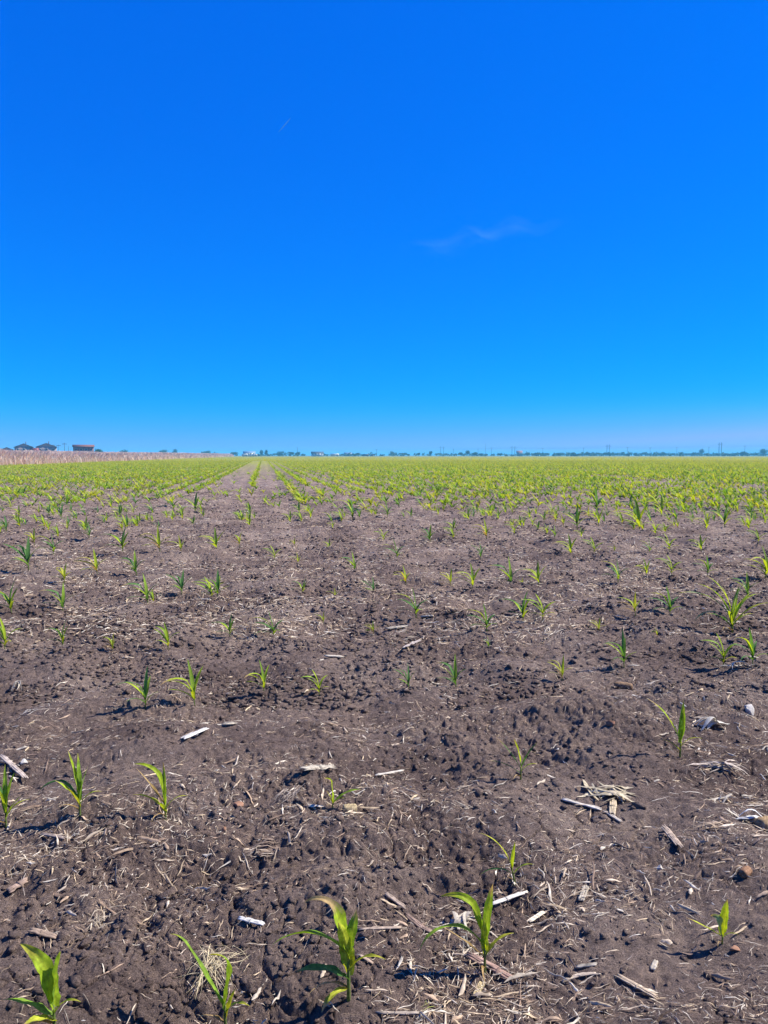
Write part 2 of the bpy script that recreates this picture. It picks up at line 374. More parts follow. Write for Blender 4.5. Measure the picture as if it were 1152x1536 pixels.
# ------------------------------------------------------------------ corn seedlings
def leaf_geo(L, W, az, th0, th1, twist=0, n=12, cross=5, h0=0.03, curl=0, pw=1.3, fold=.3, tip=(.0, None), base=(.12, .30, .03), mid=(.30, .44, .08), sheath=.45, seed=0, kink=None):
    """ribbon leaf; angles in degrees from vertical; az in degrees, 0 = photo right, 90 = away, 180 = left"""
    rs = np.random.default_rng(seed); s = np.linspace(0, 1, n); P = np.zeros((n, 3)); p = np.array([0, 0, h0]); a = R(az)
    V = []; C = []
    for i in range(n):
        th = R(th0+(th1-th0)*s[i]**pw)
        if kink and s[i] > kink[0]: th = R(kink[1]+(kink[2]-kink[1])*min(1, (s[i]-kink[0])/(1-kink[0])))
        aa = a+R(curl)*s[i]**1.5
        hd = np.array([math.cos(aa), math.sin(aa), 0]); T = hd*math.sin(th)+np.array([0, 0, math.cos(th)])
        if i: p = p+T*L/(n-1)
        side = np.array([-math.sin(aa), math.cos(aa), 0]); nor = np.cross(T, side)
        tw = R(twist)*s[i]; sv = side*math.cos(tw)+nor*math.sin(tw); nv = np.cross(T, sv)
        w_ = W*(sheath+(1-sheath)*min(1, s[i]/.3)**.8)*max(0.03, (1-s[i]**2.6))**.8*(1-.5*min(1, max(0, (s[i]-1+tip[0])/.15))*(cross == 9 and tip[0] > .3))*(1+(.09 if cross == 9 else .04)*rs.uniform(-1, 1))
        for j in range(cross):
            u = -1+2*j/(cross-1); f = fold*(1 if s[i] > .15 else 1.8)
            rip = (.16 if cross == 9 else .08)*math.sin(s[i]*16+u*2+seed)*abs(u)
            V.append(p+sv*u*w_/2-nv*(abs(u)*f+rip)*w_/2*-1)
            col = np.array(base)*(1-.75*(1-abs(u))**2*(.6))+np.array(mid)*(1-abs(u))**2*.45
            col = col*(1+.14*math.sin(s[i]*5+seed))
            if cross == 9: col = col*(1+(.13 if j % 2 else -.10)+.10*rs.uniform(-1, 1))
            if tip[1] is not None and tip[0] > 0:
                k = np.clip((s[i]-(1-tip[0])-.06*rs.uniform(-1, 1))/.12, 0, 1); col = col*(1-k)+np.array(tip[1])*k
            C.append(col)
    q = np.array([[i*cross+j, i*cross+j+1, (i+1)*cross+j+1, (i+1)*cross+j] for i in range(n-1) for j in range(cross-1)])
    return np.array(V), q, np.array(C)
GRN = dict(bright=((.36, .50, .022), (.58, .62, .06)), green=((.22, .38, .03), (.40, .48, .07)), dark=((.08, .21, .045), (.17, .31, .09)), yellow=((.46, .50, .035), (.60, .58, .09)), pale=((.30, .40, .16), (.45, .52, .25)), brown=((.30, .19, .06), (.40, .28, .10)))
TAN = (.58, .40, .17); YEL = (.52, .50, .06)
AZ0 = -math.degrees(PSI)
def make_plant(name, H_, leaves, stem_r=.0035, stem_h=.35, lean=0, hi=False, seed=0):
    """leaves: dicts L (fraction of H_), W, az, t0, t1, c, tip ... ; H_ metres"""
    root = empty(name, (0, 0, 0))
    mb = MB(); n = 6; sh = H_*stem_h
    P = [[lean*sh*(k/(n-1))**2*RT.x, lean*sh*(k/(n-1))**2*RT.y, -.015+(sh+.015)*k/(n-1)] for k in range(n)]
    mb.tube(P, np.linspace(stem_r*1.25, stem_r*.8, n), 8, (.20, .26, .07)); mb.build('stem', MAT['leaf'], root, True)
    for i, l in enumerate(leaves):
        b_, m_ = GRN[l.get('c', 'green')]
        tp = l.get('tip', 0); tc_ = YEL if l.get('ty') else TAN
        V, q, C = leaf_geo(l['L']*H_, l.get('W', .09)*H_*(.84 if hi else 1), l['az']+AZ0, l['t0'], l['t1'], l.get('tw', 0), 20 if hi else 9, 9 if hi else 3,
                           sh*l.get('h', .7), l.get('curl', 0), l.get('p', 1.4), l.get('fold', .35), (tp, tc_), b_, m_, seed=seed*7+i, kink=l.get('k'), sheath=l.get('s', .45))
        V[:, 0] += lean*sh*l.get('h', .7)**2*RT.x; V[:, 1] += lean*sh*l.get('h', .7)**2*RT.y
        o = mesh_obj('leaf', V, q, MAT['leaf'], root, C, True)
        if tp and hi: o['label'] = 'leaf with a withered %s tip' % ('yellow' if l.get('ty') else 'tan')
    return root
def height_at(px, py, hpx):
    x, y, t = gpt(px, py); return hpx/F*t/math.cos(R(20) if py > 1300 else R(8))
def put(o, px, py):
    x, y, t = gpt(px, py); z = hlow(x, y)
    # second pass with the terrain height so that the foot shows where the photo has it
    x, y, t = gpt(px, py, z); o.location = (x, y, hz(x, y)-.002); return x, y
NEAR = [
 # px, py, hpx, label, stem_h, leaves
 (523, 1506, 150, 'tall near seedling whose top leaf bends over into a withered tan tip', .42, 0, [
   dict(L=.80, W=.19, az=172, t0=12, t1=20, c='bright', k=(.62, 30, 125), tip=.48, tw=-70, h=.95),
   dict(L=.80, W=.125, az=188, t0=38, t1=118, c='green', tw=25, h=1.0, tip=.06),
   dict(L=.42, W=.14, az=20, t0=8, t1=14, c='green', tw=80, h=1.0),
   dict(L=.62, W=.17, az=245, t0=4, t1=30, c='yellow', tw=75, h=.55, tip=.15, ty=1),
   dict(L=.52, W=.11, az=195, t0=45, t1=112, c='dark', h=.45, tip=.1),
   dict(L=.34, W=.08, az=215, t0=70, t1=150, c='yellow', h=.25, tip=.3)]),
 (727, 1463, 112, 'near seedling over a pale husk pile with one upright dark leaf', .34, 0, [
   dict(L=.80, W=.17, az=20, t0=4, t1=10, c='green', tw=60, h=1.0),
   dict(L=1.0, W=.15, az=175, t0=12, t1=28, c='bright', k=(.6, 40, 108), tip=.22, ty=1, tw=-50, h=1.0),
   dict(L=1.15, W=.13, az=190, t0=24, t1=165, c='green', tw=20, h=.9, tip=.15),
   dict(L=.70, W=.06, az=172, t0=48, t1=64, c='brown', h=.6, tip=.6),
   dict(L=.55, W=.12, az=250, t0=6, t1=16, c='yellow', tw=60, h=.7)]),
 (338, 1540, 118, 'near seedling with one long leaf leaning left beside a dead grass tuft', .30, 0, [
   dict(L=1.15, W=.10, az=170, t0=28, t1=44, c='green', tip=.14, ty=1, tw=30, h=.8, k=(.82, 50, 100)),
   dict(L=.85, W=.17, az=10, t0=8, t1=14, c='green', tw=50, h=.9, k=(.62, -5, -110), tip=.25, ty=1),
   dict(L=.35, W=.10, az=30, t0=15, t1=30, c='yellow', h=.4)]),
 (82, 1556, 122, 'broad leaved near seedling cut off at the bottom left', .30, 0, [
   dict(L=.85, W=.24, az=165, t0=8, t1=22, c='bright', tw=-55, h=.9, k=(.55, 24, 62), tip=.3, ty=1),
   dict(L=.62, W=.22, az=20, t0=5, t1=12, c='green', tw=70, h=1.0),
   dict(L=.62, W=.13, az=185, t0=48, t1=88, c='green', h=.5, tip=.1),
   dict(L=.42, W=.16, az=235, t0=40, t1=95, c='yellow', h=.35)]),
 (1083, 1420, 52, 'short stubby seedling with one round tipped leaf at lower right', .25, 0, [
   dict(L=.95, W=.30, az=30, t0=5, t1=12, c='bright', tw=60, h=1.0),
   dict(L=1.05, W=.13, az=178, t0=58, t1=68, c='yellow', h=.8, tip=.25),
   dict(L=.70, W=.26, az=150, t0=10, t1=14, c='pale', h=.8, tw=-60, k=(.7, 40, 120))]),
 (772, 1338, 72, 'thin wilting seedling with a long shadow above the pale diagonal stalk', .35, -.2, [
   dict(L=1.0, W=.08, az=178, t0=15, t1=75, c='yellow', h=.9, tip=.3, ty=1),
   dict(L=.55, W=.10, az=30, t0=4, t1=10, c='bright', tw=50, h=.9),
   dict(L=.75, W=.06, az=190, t0=50, t1=130, c='dark', h=.6)]),
 (1020, 1137, 72, 'upright seedling left of the white husk with a leaf pointing left', .32, 0, [
   dict(L=.82, W=.13, az=40, t0=3, t1=10, c='green', tw=40, h=1.0),
   dict(L=1.15, W=.12, az=175, t0=20, t1=60, c='bright', h=.9, tip=.3, tw=-20),
   dict(L=.70, W=.17, az=10, t0=8, t1=-2, c='green', tw=60, h=.9),
   dict(L=.55, W=.08, az=195, t0=40, t1=85, c='yellow', h=.4, tip=.3)]),
 (781, 1176, 62, 'dark thin seedling with spread leaves in the middle ground soil', .28, 0, [
   dict(L=.95, W=.08, az=176, t0=30, t1=48, c='dark', h=.9, tip=.25),
   dict(L=.70, W=.11, az=172, t0=6, t1=24, c='bright', tw=40, h=1.0),
   dict(L=.70, W=.08, az=8, t0=20, t1=50, c='dark', h=.9),
   dict(L=.85, W=.07, az=186, t0=50, t1=85, c='dark', h=.5, tip=.2)]),
 (499, 1210, 44, 'small seedling beside the shredded white stalk and cob piece', .20, 0, [
   dict(L=.95, W=.20, az=150, t0=2, t1=10, c='bright', tw=45, h=1.0, k=(.75, 40, 110)),
   dict(L=1.05, W=.16, az=2, t0=40, t1=98, c='green', h=.8),
   dict(L=.6, W=.12, az=225, t0=15, t1=40, c='yellow', h=.7)]),
 (248, 1218, 82, 'seedling arching left with a brown lower leaf and black shadow', .24, 0, [
   dict(L=1.0, W=.12, az=174, t0=6, t1=30, c='bright', k=(.55, 35, 95), tw=-30, h=1.0, tip=.1),
   dict(L=.75, W=.08, az=60, t0=2, t1=-8, c='green', tw=50, h=1.0),
   dict(L=.80, W=.08, az=176, t0=30, t1=52, c='brown', h=.9, tip=.5),
   dict(L=.62, W=.11, az=184, t0=38, t1=92, c='yellow', h=.6),
   dict(L=.35, W=.11, az=255, t0=20, t1=60, c='bright', h=.4)]),
 (120, 1224, 82, 'bushy seedling with many narrow leaves and a drooping left one', .24, 0, [
   dict(L=.85, W=.10, az=172, t0=5, t1=25, c='bright', h=1.0, tw=-30, tip=.1),
   dict(L=.78, W=.12, az=120, t0=4, t1=14, c='green', h=1.0, tw=30),
   dict(L=.95, W=.09, az=180, t0=22, t1=115, c='dark', h=.9, tip=.12, k=(.5, 80, 150)),
   dict(L=.60, W=.11, az=195, t0=26, t1=55, c='bright', h=.7, tip=.15),
   dict(L=.62, W=.08, az=15, t0=8, t1=22, c='green', h=.9),
   dict(L=.50, W=.10, az=235, t0=18, t1=46, c='yellow', h=.5)]),
 (9, 1237, 82, 'dense upright seedling touching the left edge of the photo', .25, 0, [
   dict(L=.82, W=.11, az=110, t0=3, t1=12, c='green', h=1.0, tw=30),
   dict(L=.70, W=.12, az=30, t0=6, t1=22, c='green', h=1.0, tw=40),
   dict(L=.66, W=.11, az=160, t0=8, t1=30, c='dark', h=.8),
   dict(L=.50, W=.10, az=10, t0=20, t1=50, c='bright', h=.5),
   dict(L=.55, W=.11, az=250, t0=8, t1=20, c='bright', h=.7)]),
 (1098, 952, 78, 'largest bushy plant at right with long pale arching leaves', .18, 0, [
   dict(L=1.25, W=.085, az=176, t0=18, t1=105, c='pale', h=1.0, p=1.1),
   dict(L=1.05, W=.085, az=170, t0=4, t1=60, c='bright', h=1.0, tip=.15, ty=1),
   dict(L=.85, W=.09, az=160, t0=2, t1=-30, c='pale', h=1.0),
   dict(L=.90, W=.08, az=10, t0=12, t1=95, c='bright', h=.9),
   dict(L=.75, W=.09, az=40, t0=6, t1=40, c='green', h=1.0),
   dict(L=.90, W=.07, az=185, t0=35, t1=140, c='pale', h=.8),
   dict(L=.85, W=.075, az=355, t0=28, t1=88, c='yellow', h=.6),
   dict(L=.60, W=.08, az=280, t0=10, t1=40, c='green', h=.7),
   dict(L=.70, W=.08, az=200, t0=40, t1=90, c='dark', h=.5),
   dict(L=1.1, W=.07, az=165, t0=10, t1=85, c='bright', h=.9), dict(L=.9, W=.07, az=190, t0=15, t1=60, c='green', h=.9), dict(L=.8, W=.07, az=20, t0=15, t1=70, c='bright', h=.8), dict(L=.75, W=.07, az=150, t0=5, t1=30, c='yellow', h=.9), dict(L=.7, W=.07, az=230, t0=25, t1=90, c='bright', h=.6)]),
]
NEARPOS = []
for k, (px, py, hp, lab, sh, lean, lv) in enumerate(NEAR):
    rr_ = random.Random(k+5)
    for l in lv:
        if not l.get('tip'): l['tip'] = rr_.choice([.08, .14, .2]); l['ty'] = rr_.random() < .5
        l['tw'] = l.get('tw', 0)+rr_.uniform(-25, 25); l['curl'] = rr_.uniform(-18, 18)
    lv.append(dict(L=.42, W=.07, az=rr_.uniform(150, 260), t0=50, t1=120, c='brown', h=.25, tip=.7, curl=30))
    lv.append(dict(L=.50, W=.075, az=rr_.uniform(-40, 60), t0=25, t1=95, c=rr_.choice(['yellow', 'bright']), h=.6, tip=.3, ty=1))
    hm = height_at(px, py, hp)
    o = make_plant('corn_seedling', hm*1.06, lv, stem_r=.0125*hm+.0012, stem_h=sh, lean=lean, hi=True, seed=k+1)
    x, y = put(o, px, py); NEARPOS.append((x, y))
    tag(o, lab, 'corn seedling', 'young corn plants nearest the camera')

# prototypes for the middle distance (unit height 1 m scaled per copy)
def proto(kind, seed):
    r = random.Random(seed); L = []
    c = {'bright': ['bright', 'bright', 'yellow', 'green'], 'dark': ['dark', 'green', 'dark', 'green'], 'mixed': ['bright', 'green', 'yellow', 'dark'], 'yellow': ['yellow', 'bright', 'yellow', 'brown']}[kind]
    L.append(dict(L=.82, W=.10, az=r.uniform(60, 170), t0=4, t1=r.uniform(10, 30), c=r.choice(c), tw=r.uniform(-50, 50), h=1.0))
    L.append(dict(L=.98, W=.10, az=r.uniform(160, 195), t0=16, t1=44, c=r.choice(c), h=1.0, k=(r.uniform(.4, .6), 50, r.uniform(90, 145)), tip=r.choice([0, .15, .3]), ty=r.random() < .5, tw=r.uniform(-40, 20)))
    L.append(dict(L=r.uniform(.6, .9), W=.09, az=r.uniform(150, 200), t0=22, t1=r.uniform(60, 125), c=r.choice(c), h=.9, tip=r.choice([0, .2]), ty=1, tw=r.uniform(-40, 20)))
    L.append(dict(L=r.uniform(.5, .8), W=.09, az=r.uniform(-20, 60), t0=12, t1=r.uniform(30, 95), c=r.choice(c), h=.9, tw=r.uniform(-20, 40)))
    L.append(dict(L=.62, W=.08, az=r.uniform(165, 215), t0=40, t1=r.uniform(85, 130), c=r.choice(c), h=.6, tip=r.choice([0, .3])))
    if r.random() < .8: L.append(dict(L=.5, W=.08, az=r.uniform(220, 330), t0=20, t1=r.uniform(50, 110), c=r.choice(c), h=.5))
    return make_plant('corn_seedling', 1.0, L, .012, .24, 0, False, seed)
LOOK = ['bright green', 'bright green', 'dark green', 'dark green', 'green and yellow', 'green and yellow', 'yellowish', 'yellowish']
PRO = [proto('bright', 11), proto('bright', 23), proto('dark', 35), proto('dark', 41), proto('mixed', 52), proto('mixed', 67), proto('yellow', 71), proto('yellow', 88)]
for p in PRO: p['used'] = 0
def copy_plant(p):
    if not p['used']: p['used'] = 1; return p
    r = p.copy(); COL.objects.link(r)
    for ch in p.children:
        c = ch.copy(); COL.objects.link(c); c.parent = r
    return r
HAND = {  # photo column, foot row, height in photo pixels, kind (b,d,m,y)
 'the third line from camera': [(218,1066,52,'m'),(292,1061,58,'b'),(396,1049,42,'b'),(479,1049,37,'b'),(613,1036,32,'d'),(684,1032,44,'d'),(843,1017,32,'y'),(936,1001,46,'m'),(1085,995,42,'b'),(1129,997,46,'m')],
 'the fourth line from camera': [(7,974,42,'b'),(95,970,34,'m'),(169,971,24,'y'),(252,970,34,'b'),(345,957,25,'m'),(411,953,32,'m'),(485,944,15,'y'),(560,950,15,'y'),(624,930,34,'m'),(730,952,32,'m'),(733,975,16,'d'),(785,931,34,'m'),(814,931,30,'b'),(898,943,16,'y'),(953,925,26,'y'),(1005,923,32,'m'),(986,953,10,'y')],
 'the fifth line from camera': [(17,916,35,'m'),(94,918,32,'d'),(222,906,34,'d'),(230,904,16,'b'),(273,897,28,'d'),(318,898,26,'b'),(326,899,31,'m'),(454,889,18,'m'),(503,896,13,'y'),(560,892,20,'d'),(609,878,22,'y'),(676,879,20,'y'),(709,883,28,'b'),(766,873,34,'d'),(808,879,26,'b'),(927,876,28,'m'),(970,864,20,'b'),(1007,868,24,'b'),(1061,870,24,'m'),(1122,902,28,'d'),(1148,865,36,'b'),(784,878,10,'y')],
 'the sixth line from camera': [(43,858,38,'d'),(97,878,24,'y'),(146,859,28,'y'),(205,864,28,'d'),(412,840,17,'b'),(447,849,14,'y'),(532,852,24,'d'),(596,842,24,'m'),(721,840,20,'d'),(856,834,24,'b'),(891,832,20,'b'),(922,829,10,'y'),(974,829,16,'m'),(1004,828,22,'b'),(1052,827,20,'b'),(1137,823,18,'b'),(184,830,28,'m'),(240,830,28,'y'),(272,831,20,'y'),(325,824,26,'b'),(359,826,18,'y'),(80,831,26,'m')],
 'the seventh line from camera': [(52,821,20,'y'),(87,809,16,'b'),(134,812,18,'d'),(101,798,14,'y'),(442,821,10,'y'),(494,823,13,'b'),(576,810,16,'b'),(645,814,20,'d'),(680,810,17,'b'),(730,803,22,'y'),(772,802,16,'b'),(832,810,15,'d'),(872,807,13,'b'),(983,803,19,'b'),(1059,797,22,'b'),(1087,794,28,'m'),(1123,797,22,'b'),(499,795,10,'b')],
 'the eighth line from camera': [(274,786,16,'b'),(305,779,12,'m'),(435,783,15,'b'),(466,781,17,'b'),(529,779,28,'m'),(581,779,19,'m'),(799,790,15,'b'),(816,783,14,'m'),(866,790,28,'m'),(898,790,22,'b'),(960,786,36,'b'),(992,776,24,'b'),(1026,776,20,'b'),(92,779,18,'d'),(59,772,12,'y'),(128,774,14,'m'),(617,777,13,'m'),(657,774,12,'b'),(711,777,13,'d'),(167,762,16,'b'),(200,769,14,'b'),(229,770,18,'m'),(260,769,22,'m'),(293,769,24,'m'),(1106,772,14,'b'),(894,769,30,'m'),(828,769,16,'b')],
}
ORD = ['leftmost', 'second from left', 'third from left', 'fourth from left', 'fifth from left', 'sixth from left', 'seventh from left', 'eighth from left', 'ninth from left', 'tenth from left', 'eleventh from left', 'twelfth from left', 'thirteenth from left', 'fourteenth from left', 'fifteenth from left', 'sixteenth from left', 'seventeenth from left', 'eighteenth from left', 'nineteenth from left', 'twentieth from left', 'twenty first from left', 'twenty second from left', 'twenty third from left', 'twenty fourth from left', 'twenty fifth from left', 'twenty sixth from left', 'twenty seventh from left']
KI = dict(b=(0, 1), d=(2, 3), m=(4, 5), y=(6, 7))
nind = len(NEAR); OCC = [(p[0], p[1]) for p in NEAR]
for line, pts in HAND.items():
    pts = sorted(pts)
    for i, (px, py, hp, kd) in enumerate(pts):
        k = random.choice(KI[kd]); o = copy_plant(PRO[k]); put(o, px, py)
        hm = height_at(px, py, hp)*(1.15 if py > 960 else 1.3)
        wd_ = 1.05 if py > 960 else 1.3; o.scale = (hm*wd_, hm*wd_, hm); o.rotation_euler = (random.uniform(-.06, .06), random.uniform(-.1, .06), random.uniform(-.7, .7))
        tag(o, '%s corn seedling, %s in %s' % (LOOK[k], ORD[i], line), 'corn seedling', 'young corn plants dotted over the bare soil')
        nind += 1; OCC.append((px, py))

# rows running away from the camera; the largest in view stay individual, the rest is one mass
def row_sites():
    xs = list(np.arange(-34.2, -2.2, .76)+.0)
    xs = [-2.62-.76*k for k in range(0, 42)]+[-.48, 1.12, 1.98, 2.9]+[2.9+.76*k for k in range(1, 330)]
    out = []
    for x0 in xs:
        y = 10.0
        # visible range of this row
        ymin = max(12, abs(x0)*1.05 if x0 > 0 else abs(x0)*2.5)
        y = ymin+random.random()
        while y < 190:
            st = .19 if y < 60 else (.32 if y < 110 else .5)
            y += st*random.uniform(.5, 1.5); out.append((x0+random.gauss(0, .055), y, x0))
    for k in range(420):                                  # volunteers and misplanted seeds between the rows
        y = 16*(70/16)**random.random(); out.append((random.uniform(-2.5, 3.2), y, 99.0))
    return np.array(out)
A = row_sites(); X, Y, X0 = A.T
px, py, dd = topix(X, Y)
ok = (px > -60) & (px < 1212) & (py < 800); A = A[ok]; X, Y, X0 = A.T; px, py, dd = px[ok], py[ok], dd[ok]
patch = fbm(X/2.2, Y/5, 300, 3)
front = np.where(px > 620, 750+(px-620)*.08, 742-4*np.abs(px-400)/220)+34*patch+np.where(px < 300, 14, 0)
t = (front-py)
p = np.where(t > 28, .95, .10+.82*np.clip((t+72)/100, 0, 1)**1.7)
p = p*np.clip(.86+1.5*fbm(X/1.8, Y/6, 333, 3)+np.clip((Y-45)/60, 0, .6), .2, 1)
p = np.where(X0 > 98, np.where(X0 > 98, .3, p), p)
p = np.where((np.abs(X0+.48) < .01) & (py < 733), .62, p); p = np.where((np.abs(X0+.48) < .01) & (py >= 733), .03, p)
p = np.where((np.abs(X0-1.12) < .01) & (py < 750), .5, p)
keep = rng.random(len(X)) < p
oc = np.array(OCC); A = A[keep]; X, Y, X0 = A.T; px, py, dd = px[keep], py[keep], dd[keep]
md = np.min(np.hypot(px[:, None]-oc[None, :, 0], 1.5*(py[:, None]-oc[None, :, 1])), 1); k2 = (md > 9)
X, Y, px, py, dd = X[k2], Y[k2], px[k2], py[k2], dd[k2]
order = np.argsort(dd); inview = [i for i in order if 0 < px[i] < 1152][:300-nind]
for i in inview:
    k = random.choice([0, 1, 0, 1, 4, 5, 6, 2]); o = copy_plant(PRO[k]); z = hz(X[i], Y[i]); o.location = (X[i], Y[i], z)
    hm = random.uniform(.17, .31); o.scale = (hm*1.45, hm*1.45, hm); o.rotation_euler = (random.uniform(-.08, .08), random.uniform(-.12, .08), random.uniform(-.8, .8))
    tag(o, 'small corn seedling in the thin front of the distant green rows', 'corn seedling', 'young corn plants at the front of the far rows')
rest = np.ones(len(X), bool); rest[inview] = False; X, Y = X[rest], Y[rest]
def stuff_templates(nl, n, cross):
    T = []
    for k in range(8):
        V = []; Q = []; off = 0; C = []
        for j in range(nl):
            az = rng.choice([rng.uniform(140, 215), rng.uniform(-20, 60), rng.uniform(0, 360)], p=[.55, .25, .2])
            v, q, c = leaf_geo(rng.uniform(.6, 1.0), rng.uniform(.11, .16), az, rng.uniform(2, 22), rng.uniform(30, 120), rng.uniform(-40, 40), n, cross, .18+.1*rng.random(), seed=int(k*9+j), base=(1, 1, 1), mid=(1, 1, 1))
            V.append(v); Q.append(q+off); off += len(v)
        T.append((np.concatenate(V), np.concatenate(Q)))
    return T
def corn_mass(X, Y, T, h0, h1, wide, name, label):
    n = len(X); s = rng.uniform(h0, h1, n)
    z = np.where(np.hypot(X, Y) < 34, h_full(X, Y), h_low(X, Y)*.9)
    P = np.stack([X, Y, z-.005], -1)
    V, Q, own, _ = inst(T, P, rng.normal(0, .45, n), np.stack([s*wide, s*wide, s], -1), rng.normal(-.03, .08, n))
    pal = np.array([(.28, .43, .03), (.40, .48, .035), (.17, .32, .03), (.48, .50, .06), (.31, .44, .035), (.10, .22, .04)])
    c = pal[rng.choice(6, n, p=[.28, .26, .18, .12, .12, .04])]*rng.uniform(.8, 1.2, (n, 1))
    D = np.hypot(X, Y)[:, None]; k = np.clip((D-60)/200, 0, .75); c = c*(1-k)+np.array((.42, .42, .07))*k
    tag(mesh_obj(name, V, Q, MAT['leaf'], None, c[own], False), label, 'corn crop', kind='stuff')
D = np.hypot(X, Y)
a = D < 70
corn_mass(X[a], Y[a], stuff_templates(6, 5, 2), .22, .37, 1.3, 'corn_rows', 'dense young corn in rows beyond the bare soil')
corn_mass(X[~a], Y[~a], stuff_templates(4, 4, 2), .24, .34, 1.5, 'corn_rows', 'far rows of young corn merging into yellow green')
n = 42000; d = 190*(1000/190)**rng.random(n); xx = rng.uniform(-.54, .54, n)*d; X = xx*RT.x+d*FH.x; Y = xx*RT.y+d*FH.y
a = (X > -33) & (Y < 990)
corn_mass(X[a], Y[a], stuff_templates(4, 3, 2), .26, .38, 3.2, 'corn_rows', 'most distant corn reaching the tree line')

# ------------------------------------------------------------------ tall dry grass on the left
def dry_grass():
    n = 190000
    y = 70*(900/70)**(rng.random(n)**1.15); x = -34.5-np.abs(rng.exponential(1.0, n))*(.9+y/38)*.85+1.2*vn(y/7, y*0, 12)
    front = (rng.random(n) < .12); x = np.where(front, -34.3+rng.normal(0, .5, n), x)
    h = rng.uniform(1.0, 2.25, n)*(1+.25*fbm(x/5, y/9, 400, 2))*np.where(front, .7, 1)*(1+np.clip((y-150)/1500, 0, .5))
    w_ = (.010+.00018*y)*rng.uniform(.6, 1.6, n)
    lean = rng.normal(-.18, .30, n)*h; ly = rng.normal(0, .15, n)*h
    V = np.zeros((n, 7, 3)); ang = rng.uniform(-.8, .8, n); cx, cy = np.cos(ang)*w_, np.sin(ang)*w_
    for k, (f, ww) in enumerate(((0, .8), (.45, 1.0), (.85, 1.3))):
        for s, j in ((-1, 0), (1, 1)):
            V[:, k*2+j, 0] = x+lean*f**1.8+s*cx*ww; V[:, k*2+j, 1] = y+ly*f**1.8+s*cy*ww; V[:, k*2+j, 2] = h*f
    V[:, 6, 0] = x+lean*1.2; V[:, 6, 1] = y+ly; V[:, 6, 2] = h
    b0 = (np.arange(n)*7)[:, None]
    Q = np.concatenate([b0+np.array([[0, 1, 3, 2]]), b0+np.array([[2, 3, 5, 4]])]); Tt = b0+np.array([[4, 5, 6]])
    pal = np.array([(.84, .61, .50), (.95, .76, .62), (.72, .51, .42), (.98, .88, .74), (.76, .64, .40), (.60, .44, .35)])
    c = pal[rng.choice(6, n, p=[.3, .25, .18, .12, .06, .09])]*rng.uniform(.8, 1.15, (n, 1))
    low = np.ones((n, 7, 1)); C = (c[:, None, :]*low).reshape(-1, 3)
    tag(mesh_obj('dry_grass', V.reshape(-1, 3), [Q, Tt], MAT['drygrass'], None, C), 'tall dry pinkish tan grass along the left edge of the field', 'dry grass', kind='stuff')
dry_grass()

# ------------------------------------------------------------------ field debris, each a thing
def gp3(px, py, lift=0.0):
    x, y, t = gpt(px, py)
    for _ in range(4): z = hz(x, y); x, y, t = gpt(px, py, z)
    return np.array([x, y, hz(x, y)+lift*.3]), t
def stalk(p0, p1, wpx, label, col=(.66, .58, .46), split=3, name='corn_stalk_piece', cat='stalk piece', lift=.004, bend=0, seed=0):
    """a split corn stalk: a bundle of stiff fibre strips along one bent axis with ragged ends"""
    rs = np.random.default_rng(seed+50); a, ta = gp3(*p0, lift); b, tb = gp3(*p1, lift); w_ = wpx/F*(ta+tb)/2
    tt = np.linspace(.08, .92, 9); hh = h_full(a[0]+(b[0]-a[0])*tt, a[1]+(b[1]-a[1])*tt); k1, k0 = np.polyfit(tt, hh, 1)   # rests on the bumps under it
    up_ = max(0, np.max(hh-(k0+k1*tt)))*.55; a[2] = k0+up_; b[2] = k0+k1+up_
    ax = b-a; L = np.linalg.norm(ax); ax /= L; sd_ = np.cross(ax, (0, 0, 1)); sd_ /= np.linalg.norm(sd_); up = np.cross(sd_, ax)
    mb = MB(); n = 9
    for k in range(split):
        u = (k+.5)/split*2-1; s = np.linspace(rs.uniform(-.02, .10), 1-rs.uniform(-.02, .12), n)
        arch = (1-u*u)**.5
        P = [a+ax*L*t+sd_*(u*w_*.42+bend*L*math.sin(t*3.14)+rs.normal(0, w_*.03))+up*(arch*w_*.22+rs.normal(0, w_*.03)+w_*.15) for t in s]
        rad = np.full(n, w_*.62/split)*rs.uniform(.8, 1.15, n); rad[0] *= .55; rad[-1] *= .5
        mb.tube(P, rad, 6, np.array(col)*rs.uniform(.72, 1.12), squash=.7, rough=.12)
    # node ring
    if w_ > .006 and split > 2:
        t = rs.uniform(.35, .65); c = a+ax*L*t+up*w_*.2; mb.tube([c-ax*w_*.12, c+ax*w_*.12], w_*.56, 10, np.array(col)*.7, squash=.55)
    return tag(mb.build(name, MAT['straw'], None, True), label, cat, 'old crop remains on the soil')
